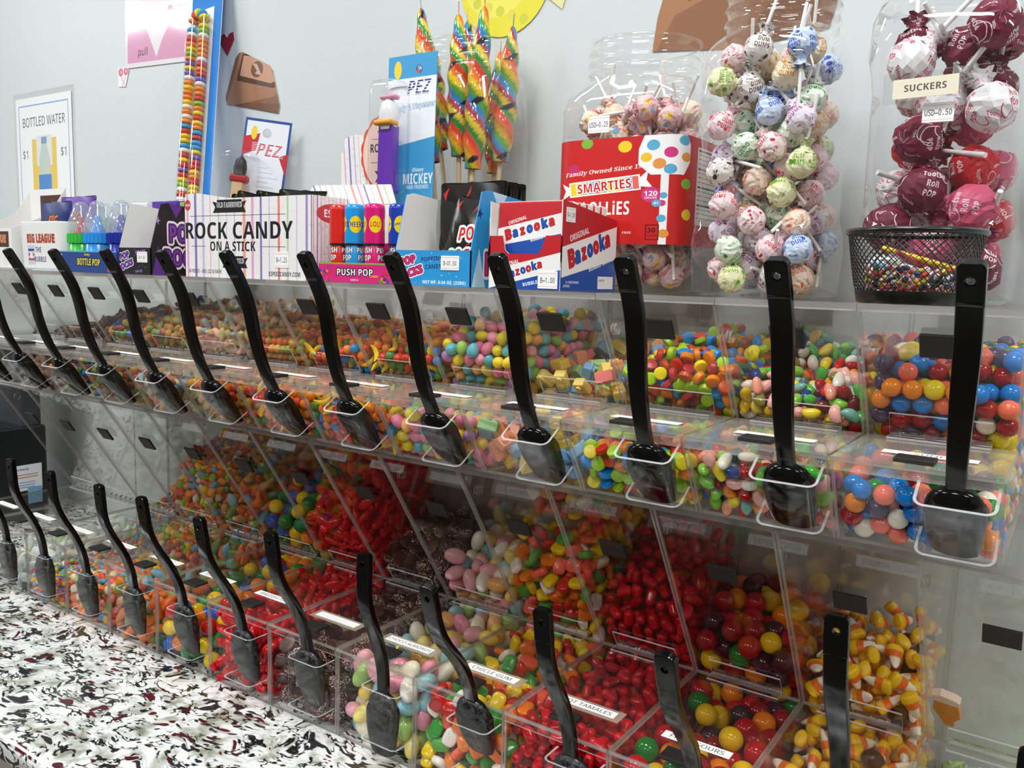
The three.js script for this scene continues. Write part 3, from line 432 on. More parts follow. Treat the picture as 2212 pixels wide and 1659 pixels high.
{ // mug-shaped gummy stuck inside the sloping panel of the nearly empty bin
  const t = thing('gummy_mug', 'orange mug-shaped gummy with pale froth stuck inside the nearly empty bin', 'gummy', [0.0185, 0.15, -0.1885]); const D = TIER.lower; t.rotation.x = -Math.atan2(D.yT - D.yL, D.zT - D.zH) + Math.PI / 2; t.rotation.z = 0;
  const cut = (pts, d, m, n) => { const g = new THREE.ExtrudeGeometry(new THREE.Shape(pts.map(p => new THREE.Vector2(...p))), { depth: d, bevelEnabled: true, bevelSize: 0.0012, bevelThickness: 0.0015, bevelSegments: 2 }); g.translate(0, 0, -d - 0.003); return obj(n, g, m, t); };
  cut([[-0.010, 0.012], [-0.0115, -0.002], [-0.006, -0.013], [-0.001, -0.024], [0.005, -0.023], [0.005, -0.016], [0.0105, -0.008], [0.0095, 0.002], [0.0085, 0.0095]], 0.005, mat(0xf0a02a, 0.35, { transmission: 0.3, thickness: 0 }), 'mug'); cut([[-0.011, 0.013], [0.0085, 0.010], [0.0098, 0.0155], [0.006, 0.0185], [-0.006, 0.0215], [-0.0115, 0.019]], 0.0058, mat(0xf3d8c4, 0.45), 'froth');
}
// ---------- goods standing on the bins ----------
const SH = 0.5352; // top of the upper row
const CARD = mat(0xf1f0ea, 0.65);
function sticker(parent, w, h, s, x, y, z, turn = 0) { // white price tag with red lines
  const m = printed(256, Math.round(256 * h / w), (g, W, H) => { g.fillStyle = '#fbfaf7'; g.fillRect(0, 0, W, H); g.fillStyle = '#d8705f'; g.fillRect(0, H * 0.13, W, 3); g.fillRect(0, H * 0.87, W, 3); text(g, s, W / 2, H * 0.52, H * 0.42, '#4a4a50', { font: 'monospace', sx: 0.66 }); }, 0.6);
  const o = obj('price_sticker', box(w, h, 0.0005), [CARD, CARD, CARD, CARD, m, CARD], parent); o.position.set(x, y, z); o.rotation.y = turn; return o;
}
const P = (w, h, draw, rough) => printed(w, h, draw, rough ?? 0.38);
// open display carton: low front, tall sides with a sloping cut, back
function carton(name, label, x0, x1, zf, depth, { front, low, high, back, cut = 0.02, outer, side, inner = CARD, frontPts, sideTop }) {
  const w = x1 - x0, t = 0.0012, c = thing(name, label, 'carton', [(x0 + x1) / 2, SH, zf - depth / 2]);
  obj('front_panel', sheet(frontPts || rectPts(-w / 2, 0, w / 2, low), t).translate(0, 0, depth / 2 - t), [front, outer], c);
  const sp = sideTop || [[0, 0], [depth, 0], [depth, back], [cut + 0.012, high], [cut, high - 0.003], [0, low]]; // measured back from the front
  const mk = s => { const g = sheet(sp, t); g.rotateY(Math.PI / 2); g.translate(s > 0 ? w / 2 - t : -w / 2, 0, depth / 2); return g; };
  obj('side_panel', mk(1), [side, outer], c); obj('side_panel', mk(-1), [inner, outer], c);
  obj('back_panel', box(w - 2 * t, back, t, 0, back / 2, -depth / 2 + t / 2), inner, c); obj('base', box(w - 2 * t, t, depth - 2 * t, 0, t / 2, 0), inner, c);
  return c;
}
function pouch(name, label, category, w, h, face, back, group) { // crimped flat bag, standing, base at y 0
  const R = rng(Math.round(w * 1e5 + h * 1e4)), rows = []; for (let i = 0; i <= 8; i++) { const s = i / 8, fat = 0.0055 * Math.sin(Math.PI * s) ** 0.6 + 0.0007, row = []; for (let j = 0; j < 16; j++) { const a = -j / 16 * Math.PI * 2; row.push([Math.cos(a) * w / 2, s * h + (i === 8 ? 0.0015 * Math.sin(j * 2.2) : 0), Math.sin(a) * fat + 0.0012 * Math.sin(j * 1.7 + i * 2.3) * Math.sin(Math.PI * s)]); } rows.push(row); }
  const g = skin(rows, { caps: true }), p = g.attributes.position, uv = g.attributes.uv; for (let i = 0; i < p.count; i++) uv.setXY(i, p.getX(i) / w + 0.5, p.getY(i) / h);
  const t = thing(name, label, category, [0, 0, 0], 0, group); obj('bag', g, face, t); for (const y of [h - 0.003, 0.003]) obj('crimp', box(w * 0.98, 0.006, 0.0012, 0, y, 0), back, t); return t;
}
// --- gum carton, red white and blue ---
{
  const art = (big) => (g, W, H) => { g.fillStyle = '#c4232b'; g.fillRect(0, 0, W, H); poly(g, [[0, H * 0.62], [W, H * 0.3], [W, H], [0, H]], '#1c4fa8'); poly(g, [[0, H * 0.52], [W, H * 0.22], [W, H * 0.62], [0, H * 0.86]], '#f6f4f0');
    text(g, 'ORIGINAL', W * 0.3, H * 0.36, H * 0.095, '#f6f4f0', { turn: -0.27 }); const L = 'Bazooka', col = ['#c4232b', '#1c4fa8', '#c4232b', '#1c4fa8', '#c4232b', '#1c4fa8', '#c4232b']; for (let i = 0; i < 7; i++) text(g, L[i], W * (0.17 + i * 0.108), H * (0.64 - i * 0.042), H * (i ? 0.24 : 0.27), col[i], { turn: -0.27, stroke: col[i], sw: 11 });
    text(g, 'BUBBLE GUM', W * 0.68, H * 0.69, H * 0.085, '#f6f4f0', { turn: -0.24 }); if (big) { text(g, '12 - 6 PIECE PACKAGES', W * 0.2, H * 0.91, H * 0.035, '#f6f4f0', { sx: 0.8 }); text(g, '(72 PIECES)', W * 0.1, H * 0.95, H * 0.035, '#f6f4f0', { sx: 0.8 }); g.fillStyle = '#f6f4f0'; g.fillRect(W * 0.66, H * 0.83, W * 0.3, H * 0.15); text(g, 'BEST BY', W * 0.74, H * 0.88, H * 0.035, '#333'); } };
  const low = (g, W, H) => { g.fillStyle = '#c4232b'; g.fillRect(0, 0, W, H); poly(g, [[0, H], [W, H * 0.55], [W, H]], '#1c4fa8'); poly(g, [[0, H * 0.66], [W, H * 0.3], [W, H * 0.62], [0, H]], '#f6f4f0'); text(g, 'ORIGINAL', W * 0.28, H * 0.52, H * 0.1, '#f6f4f0', { turn: -0.2 }); const L = 'Bazooka', col = ['#c4232b', '#1c4fa8']; for (let i = 0; i < 7; i++) text(g, L[i], W * (0.26 + i * 0.075), H * (0.74 - i * 0.035), H * 0.2, col[i % 2], { turn: -0.2, stroke: col[i % 2], sw: 6 }); text(g, 'BUBBLE GUM', W * 0.66, H * 0.86, H * 0.09, '#f6f4f0', { turn: -0.2 }); };
  const w = 0.091, edge = mat(0xe8e6e0, 0.6), fp = [[-w / 2, 0], [w / 2, 0], [w / 2, 0.056], [0.026, 0.056], [0.02, 0.04], [0.016, 0.037], [-0.02, 0.037], [-0.025, 0.041], [-0.028, 0.056], [-w / 2, 0.056]];
  const side = P(512, 384, art(true)), c = carton('gum_carton', 'red, white and blue bubble gum carton in front of the red-labelled jar', -0.449, -0.358, -0.077, 0.12, { front: P(512, 320, low), low: 0.056, back: 0.079, outer: edge, side, frontPts: fp, sideTop: [[0, 0], [0.12, 0], [0.12, 0.079], [0, 0.0925]] });
  sticker(c, 0.024, 0.018, 'Β―1.00', 0.03, 0.0105, 0.0604); sticker(c, 0.018, 0.015, 'Β―1.00', 0.0458, 0.078, 0.044, Math.PI / 2);
  const pk = P(512, 512, (g, W, H) => { g.fillStyle = '#1c4fa8'; g.fillRect(0, 0, W, H); g.save(); g.beginPath(); g.rect(0, 0, W, H * 0.66); g.clip(); art(false)(g, W, H * 0.62); g.restore(); }), pw = mat(0xf0efe9, 0.5);
  for (let i = 0; i < 6; i++) { const t = thing('gum_pack', i ? 'bubble gum pack filed behind the front pack in the gum carton' : 'front red, white and blue gum pack leaning in the gum carton', 'gum pack', [-0.404 + 0.0002 * i, SH + 0.0018 + 0.002, -0.0895 - i * 0.0155], 0, 'packs in the gum carton'); t.rotation.x = -0.06; obj('wrapper', rbox(0.084, 0.089, 0.0125, 0.002, 0, 0.0445, 0, 1), [pw, pw, pw, pw, pk, pw], t); }
}
// --- popping candy cartons ---
function popCarton(x0, x1, zf, depth, bg, name, ink, rim, label, extra, price, net) {
  const bubble = (g, s, x, y, sz, turn) => { text(g, s, x, y, sz, ink, { stroke: rim[0], sw: sz * 0.36, turn }); text(g, s, x, y, sz, ink, { stroke: rim[1], sw: sz * 0.16, turn }); };
  const w = x1 - x0, front = P(640, Math.round(640 * 0.043 / w), (g, W, H) => { g.fillStyle = bg; g.fillRect(0, 0, W, H); bubble(g, 'POP', W * 0.17, H * 0.3, H * 0.3, -0.22); bubble(g, 'ROCKS', W * 0.2, H * 0.66, H * 0.3, -0.3); for (const [s, x, y, z] of extra) text(g, s, W * x, H * y, H * z, name, { turn: -0.08 }); const R = rng(9); for (let i = 0; i < 14; i++) disc(g, R() * W, R() * H, 2 + R() * 4, i % 2 ? '#f4e27a' : '#f2a6cf'); if (net) text(g, net, W * 0.66, H * 0.9, H * 0.13, '#f6f6f4'); });
  const side = P(512, 384, (g, W, H) => { g.fillStyle = bg; g.fillRect(0, 0, W, H); poly(g, [[W * 0.02, H], [W * 0.12, H * 0.6], [W * 0.22, H]], rim[2]); poly(g, [[W * 0.3, 0], [W * 0.42, H * 0.2], [W * 0.55, 0]], rim[2]); for (const [x, y] of [[0.12, 0.25], [0.62, 0.2]]) poly(g, Array.from({ length: 10 }, (_, i) => [W * x + Math.cos(i * 0.628) * (i % 2 ? 10 : 26), H * y + Math.sin(i * 0.628) * (i % 2 ? 10 : 26)]), name); bubble(g, 'POP', W * 0.52, H * 0.42, H * 0.32, 0); bubble(g, 'ROCKS', W * 0.56, H * 0.76, H * 0.3, 0); });
  const c = carton('popping_candy_carton', label, x0, x1, zf, depth, { front, low: 0.04, high: 0.108, back: 0.1, cut: 0.018, outer: mat(bg, 0.45), side });
  if (price) sticker(c, 0.026, 0.016, price, w * 0.24, 0.026, depth / 2 + 0.0004); return c;
}
popCarton(-0.585, -0.474, -0.077, 0.126, '#2b9ad8', '#1d2f6e', '#d9347a', ['#f8f4f4', '#a01850', '#bfe4f6'], 'light blue popping candy carton left of the gum carton', [['POPPING', 0.5, 0.24, 0.17], ['CANDY', 0.52, 0.46, 0.17]], 'Β-01.50', 'NET WT. 8.04 OZ. (228G)');
popCarton(-1.154, -1.071, -0.077, 0.105, '#17131a', '#b088d8', '#7a3fa8', ['#f2ecf6', '#3d1f5c', '#5c2f8c'], 'black and purple grape popping candy carton left of the striped box', [['GRAPE', 0.68, 0.16, 0.2], ['8.04 OZ', 0.62, 0.88, 0.12]], 'Β―1.50', '');
{
  const face = P(384, 440, (g, W, H) => { g.fillStyle = '#16130f'; g.fillRect(0, 0, W, H); const R = rng(6); for (let i = 0; i < 20; i++) poly(g, [[R() * W, R() * H], [R() * W, R() * H], [0, 0]].map(([x, y], k) => k === 2 ? [R() * W, R() * H] : [x, y]).map(([x, y]) => [x * 0.2 + W * 0.4 * (i % 3), y * 0.2 + H * 0.2 * (i % 5)]), '#c22a22'); text(g, 'POP', W * 0.5, H * 0.4, H * 0.22, '#d8261e', { stroke: '#f6f2ee', sw: 26, turn: -0.2 }); text(g, 'ROCKS', W * 0.5, H * 0.66, H * 0.2, '#d8261e', { stroke: '#f6f2ee', sw: 26, turn: -0.2 }); }, 0.22), bk = mat(0x17140f, 0.3);
  const L = i => i ? 'black and red popping candy pouch filed in the blue carton' : 'black and red popping candy pouch slumped at the front of the blue carton';
  for (let i = 0; i < 8; i++) { const t = pouch('candy_pouch', L(i), 'pouch', i ? 0.095 : 0.07, i ? 0.12 : 0.098, face, bk, 'pouches in the blue carton'); t.position.set(i ? -0.529 : -0.512, SH + 0.0025, i ? -0.14 - i * 0.0074 : -0.108); t.rotation.set(i ? -0.02 : -0.12, 0, i ? 0.01 * (i % 3 - 1) : -0.2); }
  const g2 = P(384, 440, (g, W, H) => { g.fillStyle = '#120f16'; g.fillRect(0, 0, W, H); text(g, 'POP', W * 0.5, H * 0.4, H * 0.22, '#7a3fa8', { stroke: '#e9def2', sw: 24, turn: -0.2 }); text(g, 'ROCKS', W * 0.5, H * 0.66, H * 0.2, '#7a3fa8', { stroke: '#e9def2', sw: 24, turn: -0.2 }); }, 0.25);
  for (let i = 0; i < 2; i++) { const t = pouch('candy_pouch', ['grape popping candy pouch leaning in the black carton', 'grape popping candy pouch at the back of the black carton'][i], 'pouch', 0.072, 0.098, g2, bk, 'pouches in the black carton'); t.position.set(-1.112, SH + 0.0025, -0.146 - i * 0.018); t.rotation.x = -0.12; }
}
// --- pastel striped rock candy box and its display behind ---
const stripes = (g, W, H, slant = 0) => { g.fillStyle = '#f3f0ee'; g.fillRect(0, 0, W, H); const R = rng(31), cols = ['#e6a8c4', '#8a78b4', '#c9c3d8', '#e88a72', '#b9d49a', '#d8d2d6', '#9f8fc4', '#f0a58c']; for (let i = 0; i < 15; i++) { const x = W * (i + 0.3) / 15, w = W * (0.004 + 0.02 * R() ** 1.5); poly(g, [[x, 0], [x + w, 0], [x + w + slant, H], [x + slant, H]], cols[i % 8]); } for (let i = 0; i < 260; i++) { g.fillStyle = 'rgba(190,186,192,.35)'; g.fillRect(R() * W, R() * H, 4 + R() * 10, 3 + R() * 6); } };
const ribbon = (g, s, x, y, w, h) => { poly(g, [[x - w / 2 - h * 0.8, y - h * 0.35], [x - w / 2 + h, y - h * 0.1], [x + w / 2 - h, y - h * 0.1], [x + w / 2 + h * 0.8, y - h * 0.35], [x + w / 2 + h * 0.3, y + h * 0.2], [x + w / 2 + h * 0.7, y + h * 0.75], [x - w / 2 - h * 0.7, y + h * 0.75], [x - w / 2 - h * 0.3, y + h * 0.2]], '#15131a'); poly(g, [[x - w / 2, y - h * 0.5], [x + w / 2, y - h * 0.5], [x + w / 2, y + h * 0.5], [x - w / 2, y + h * 0.5]], '#15131a'); text(g, s, x, y, h * 0.72, '#f6f4f2', { font: 'serif', sx: Math.min(1, w * 1.55 / (s.length * h * 0.72)) }); };
{
  const front = P(1280, 512, (g, W, H) => { stripes(g, W, H); disc(g, W * 0.03, H * 0.14, H * 0.065, '#c8343a'); text(g, 'ESPEEZ', W * 0.03, H * 0.14, H * 0.04, '#f6ecec', { sx: 0.8 }); ribbon(g, 'OLD FASHIONED', W * 0.38, H * 0.15, W * 0.2, H * 0.12);
    g.fillStyle = '#2a2830'; g.fillRect(W * 0.05, H * 0.27, W * 0.76, 3); text(g, 'ROCK CANDY', W * 0.43, H * 0.45, H * 0.27, '#15131a', { sx: 1.28 }); text(g, 'ON A STICK', W * 0.4, H * 0.63, H * 0.155, '#15131a', { sx: 1.1 }); g.fillRect(W * 0.06, H * 0.63, W * 0.12, 3); g.fillRect(W * 0.63, H * 0.63, W * 0.18, 3); ribbon(g, 'ASSORTED', W * 0.42, H * 0.8, W * 0.14, H * 0.11); text(g, '36 PIECES - .8OZ. (22 G) EACH', W * 0.17, H * 0.93, H * 0.06, '#2a2830', { sx: 0.85 }); text(g, 'ESPEEZCANDY.COM', W * 0.8, H * 0.94, H * 0.07, '#2a2830', { sx: 0.9 }); });
  const sidePrint = P(256, 256, (g, W, H) => { stripes(g, W, H); disc(g, W * 0.42, H * 0.2, W * 0.34, '#c8343a', H * 0.12); text(g, 'ESPEEZ', W * 0.42, H * 0.2, H * 0.13, '#fff'); }), w = 0.262;
  const fp = [[-w / 2, 0], [w / 2, 0], [w / 2 + 0.001, 0.108], [-w / 2 + 0.1, 0.108], [-w / 2 + 0.03, 0.1165], [-w / 2 + 0.004, 0.116], [-w / 2, 0.108]];
  const c = carton('rock_candy_box', 'white box with pastel stripes lettered for rock candy', -0.99, -0.728, -0.079, 0.1, { front, low: 0.108, back: 0.108, outer: CARD, side: sidePrint, frontPts: fp, sideTop: [[0, 0], [0.1, 0], [0.1, 0.108], [0, 0.108]] });
  sticker(c, 0.026, 0.021, 'Β―1.25', 0.075, 0.026, 0.0504, 0.0);
  const bk = mat(0x14130f, 0.22), bl = P(256, 256, (g, W, H) => { g.fillStyle = '#171611'; g.fillRect(0, 0, W, H); const R = rng(12); for (let i = 0; i < 50; i++) { g.fillStyle = ['#5f7a2a', '#d8d8c8', '#2a2a20'][i % 3]; g.fillRect(R() * W, R() * H, 10 * R() + 3, 6); } }, 0.2);
  for (let i = 0; i < 10; i++) { const t = pouch('foil_pouch', 'crumpled black foil pouch packed upright in the striped box', 'pouch', 0.07, 0.112 + 0.004 * Math.sin(i * 2.6), bl, bk, 'black pouches in the striped box'); t.position.set(-0.9 + i * 0.0146, SH + 0.0025, -0.128 + 0.012 * Math.sin(i * 1.9)); t.rotation.set(-0.05, 1.2 + 0.15 * Math.sin(i * 3.1), 0.08 * Math.sin(i * 4.2)); }
  // display with round header
  const st = P(512, 512, (g, W, H) => stripes(g, W, H, 60)), d = thing('rock_candy_display', 'pink and lilac striped display stand with a round coral-edged header card', 'display stand', [-0.737, SH, -0.175]);
  obj('tray', [box(0.165, 0.1, 0.0015, 0.0075, 0.05, 0.03), box(0.0015, 0.1, 0.066, -0.075, 0.05, -0.003), box(0.0015, 0.1, 0.008, 0.0895, 0.05, 0.0265)], st, d);
  const fl = obj('flap', sheet([[-0.085, 0], [0.09, 0], [0.075, 0.026], [-0.068, 0.03]], 0.0012), [st, CARD], d); fl.position.set(0.002, 0.1, 0.03); fl.rotation.x = -0.25;
  obj('back_card', sheet([[-0.075, 0], [0.075, 0], [0.075, 0.19], [-0.05, 0.205], [-0.068, 0.2], [-0.069, 0.185], [-0.0745, 0.18]], 0.0015).translate(0.0, 0, -0.0385), [st, CARD], d);
  const sc = []; for (let i = 0; i < 120; i++) { const a = i / 120 * 6.2832, r = 0.056 + 0.0025 * Math.abs(Math.sin(a * 9)); sc.push([Math.cos(a) * r, Math.sin(a) * r * 1.0]); }
  const hd = P(512, 512, (g, W, H) => { g.fillStyle = '#e0563f'; g.fillRect(0, 0, W, H); disc(g, W / 2, H / 2, W * 0.465, '#f6d3c4'); g.fillStyle = '#2a2830'; g.fillRect(W * 0.18, H * 0.33, W * 0.64, 3); g.fillRect(W * 0.16, H * 0.6, W * 0.12, 3); text(g, '~', W * 0.3, H * 0.25, H * 0.14, '#2a2830'); text(g, 'ROCK CANDY', W * 0.5, H * 0.44, H * 0.135, '#15131a', { sx: 0.84 }); text(g, 'ON A STICK', W * 0.52, H * 0.58, H * 0.09, '#15131a'); ribbon(g, 'ASSORTED', W * 0.52, H * 0.74, W * 0.4, H * 0.12); });
  obj('header', sheet(sc, 0.0015).translate(0.024, 0.176, -0.0365), [hd, mat(0xe0563f, 0.5)], d);
}
// --- push-up lollies in a pink tray ---
{
  const front = P(640, 160, (g, W, H) => { g.fillStyle = '#d8247c'; g.fillRect(0, 0, W, H); g.fillStyle = '#7ab83a'; g.fillRect(0, 0, W, H * 0.08); const R = rng(4); for (let i = 0; i < 26; i++) { const l = i % 2; disc(g, (l ? 0.02 : 0.82) * W + R() * W * 0.16, H * (0.25 + 0.7 * R()), 6 + R() * 12, ['#d8322a', '#3f4fa8', '#6a2a7a', '#e88a2a', '#4f9a3a'][i % 5]); } text(g, 'PUSH POP', W * 0.5, H * 0.48, H * 0.46, '#f8f6f2', { stroke: '#1a1418', sw: 14, sx: 0.9 }); text(g, 'CANDY', W * 0.76, H * 0.66, H * 0.13, '#f4d81a'); text(g, 'AGES 4+', W * 0.5, H * 0.86, H * 0.12, '#f8e6ef'); });
  const w = 0.125, c = thing('push_pop_tray', 'magenta fruit-printed tray of push-up lollies', 'carton', [-0.652, SH, -0.105]), pk = mat(0xd8247c, 0.45);
  obj('front_panel', box(w, 0.024, 0.0012, 0, 0.012, 0.0265), [pk, pk, pk, pk, front, pk], c); obj('side_panel', box(0.0012, 0.024, 0.052, w / 2 - 0.0006, 0.012, 0), pk, c); obj('side_panel', box(0.0012, 0.024, 0.052, -w / 2 + 0.0006, 0.012, 0), pk, c); obj('back_panel', box(w, 0.05, 0.0012, 0, 0.025, -0.0265), pk, c); obj('base', box(w - 0.003, 0.001, 0.05, 0, 0.0005, 0), pk, c);
  const cap = new THREE.LatheGeometry([[0.0124, 0.045], [0.0128, 0.047], [0.0126, 0.088], [0.0118, 0.0925], [0.0085, 0.0945], [0, 0.095]].map(p => new THREE.Vector2(...p)), 24), tube = new THREE.LatheGeometry([[0, 0], [0.0112, 0], [0.0115, 0.045], [0, 0.045]].map(p => new THREE.Vector2(...p)), 24), band = new THREE.CylinderGeometry(0.01275, 0.01275, 0.0035, 24).translate(0, 0.046, 0);
  const SP = [['red', '#d8281e', ''], ['bright blue', '#2196dc', 'CHEERS'], ['magenta', '#d81a72', 'LOL!'], ['royal blue', '#1e3fa8', 'HAPPY DAY!']], xs = [-0.694, -0.668, -0.635, -0.603];
  SP.forEach(([n, col, say], i) => { const t = thing('push_pop', `${n} push-up lolly standing in the magenta tray`, 'lollipop', [xs[i], SH + 0.0012, -0.0945 - (i === 3 ? 0.009 : 0)], -1.35, 'push-up lollies');
    obj('cap', cap, P(512, 1024, (g, W, H) => { g.fillStyle = col; g.fillRect(0, 0, W, H); if (say) for (const x of [0.1, 0.35, 0.6, 0.85]) { disc(g, W * x, H * 0.69, W * 0.1, '#f6d61a', H * 0.05); text(g, say, W * x, H * 0.69, say.length > 6 ? 26 : 44, say === 'LOL!' ? '#d8281e' : '#1c3f9a', { sx: 0.9 }); } }, 0.2), t);
    obj('tube', tube, P(512, 1024, (g, W, H) => { g.fillStyle = col; g.fillRect(0, 0, W, H); for (const x of [0.17, 0.5, 0.83]) { text(g, 'PUSH', W * x, 392, 66, '#f6f4e8', { stroke: '#1a1418', sw: 8, sx: 0.8 }); text(g, 'POP', W * x, 462, 72, '#f6f4e8', { stroke: '#1a1418', sw: 8, sx: 0.8 }); text(g, 'CANDY', W * x, 520, 26, '#f4d81a'); } }, 0.25), t);
    obj('band', band, mat(0x1a1a14, 0.4), t); });
}
// --- candy baby bottles ---
{
  const front = P(640, 160, (g, W, H) => { g.fillStyle = '#1f4488'; g.fillRect(0, 0, W, H); g.fillStyle = '#5fb4e6'; g.fillRect(0, 0, W, H * 0.05); text(g, 'Baby', W * 0.5, H * 0.16, H * 0.16, '#f4d81a', { stroke: '#10204a', sw: 8 }); text(g, 'BOTTLE POP', W * 0.52, H * 0.52, H * 0.44, '#f4e23a', { stroke: '#0c1a44', sw: 18, sx: 0.62, turn: 0.02 }); poly(g, [[W * 0.86, H * 0.15], [W * 0.92, H * 0.15], [W * 0.98, H * 0.95], [W * 0.84, H * 0.95]], '#b8563a'); disc(g, W * 0.91, H * 0.75, 18, '#f0d8c0'); g.fillStyle = '#f6f4ee'; g.fillRect(0, H * 0.15, W * 0.05, H * 0.45); });
  const w = 0.168, c = thing('bottle_pop_tray', 'dark blue tray of candy baby bottles at the far end of the shelf', 'carton', [-1.247, SH, -0.115]), bl = mat(0x1f4488, 0.45);
  obj('front_panel', box(w, 0.034, 0.0012, 0, 0.017, 0.036), [bl, bl, bl, bl, front, bl], c); for (const s of [-1, 1]) obj('side_panel', box(0.0012, 0.034, 0.072, s * (w / 2 - 0.0006), 0.017, 0), bl, c); obj('back_panel', box(w, 0.05, 0.0012, 0, 0.025, -0.036), bl, c); obj('base', box(w - 0.003, 0.001, 0.07, 0, 0.0005, 0), bl, c);
  const B = [[-1.304, -0.103, 'green', '#3fc24a'], [-1.25, -0.1, 'sky blue', '#2f9ae6'], [-1.183, -0.1, 'navy', '#2030a0'], [-1.216, -0.13, 'dark red', '#5a2028'], [-1.284, -0.134, 'lime', '#8fc23a']];
  const DOME = new THREE.MeshPhysicalMaterial({ color: 0xeef2f6, transmission: 0.82, roughness: 0.06, thickness: 0, ior: 1.6 }), dome = new THREE.LatheGeometry([[0.0218, 0.062], [0.0215, 0.07], [0.0195, 0.082], [0.0155, 0.094], [0.0125, 0.101], [0.0112, 0.107], [0.0085, 0.1115], [0.004, 0.1135], [0, 0.114]].map(p => new THREE.Vector2(...p)), 26);
  const nip = new THREE.LatheGeometry([[0.012, 0.062], [0.0105, 0.068], [0.007, 0.075], [0.0055, 0.085], [0.0042, 0.09], [0, 0.091]].map(p => new THREE.Vector2(...p)), 16), base = new THREE.LatheGeometry([[0, 0], [0.0185, 0], [0.0195, 0.002], [0.0195, 0.045], [0, 0.046]].map(p => new THREE.Vector2(...p)), 26), collar = []; collar.push(cyl(0.0213, 0.0213, 0.016, 26, 0, 0.0535, 0)); for (let i = 0; i < 22; i++) { const a = i / 22 * 6.283; collar.push(box(0.0018, 0.0145, 0.0018, Math.cos(a) * 0.0213, 0.0535, Math.sin(a) * 0.0213)); }
  for (const [x, z, n, col] of B) { const t = thing('bottle_pop', `${n} candy baby bottle with a clear domed cap`, 'sweet', [x, SH + 0.0012, z], -0.9, 'candy baby bottles');
    obj('base', base, P(512, 256, (g, W, H) => { g.fillStyle = col; g.fillRect(0, 0, W, H); for (const s of [0.2, 0.7]) { poly(g, [[W * (s - 0.12), H], [W * s, H * 0.35], [W * (s + 0.12), H]], '#bfe0f2'); text(g, 'POP', W * s, H * 0.5, 60, '#f4e84a', { stroke: '#1a2a14', sw: 12, turn: -0.2 }); } }, 0.25), t); obj('collar', collar, mat(col, 0.25), t); obj('cap', dome, DOME, t); obj('lolly', nip, mat(n === 'green' ? '#c23a3a' : col, 0.2), t); }
}
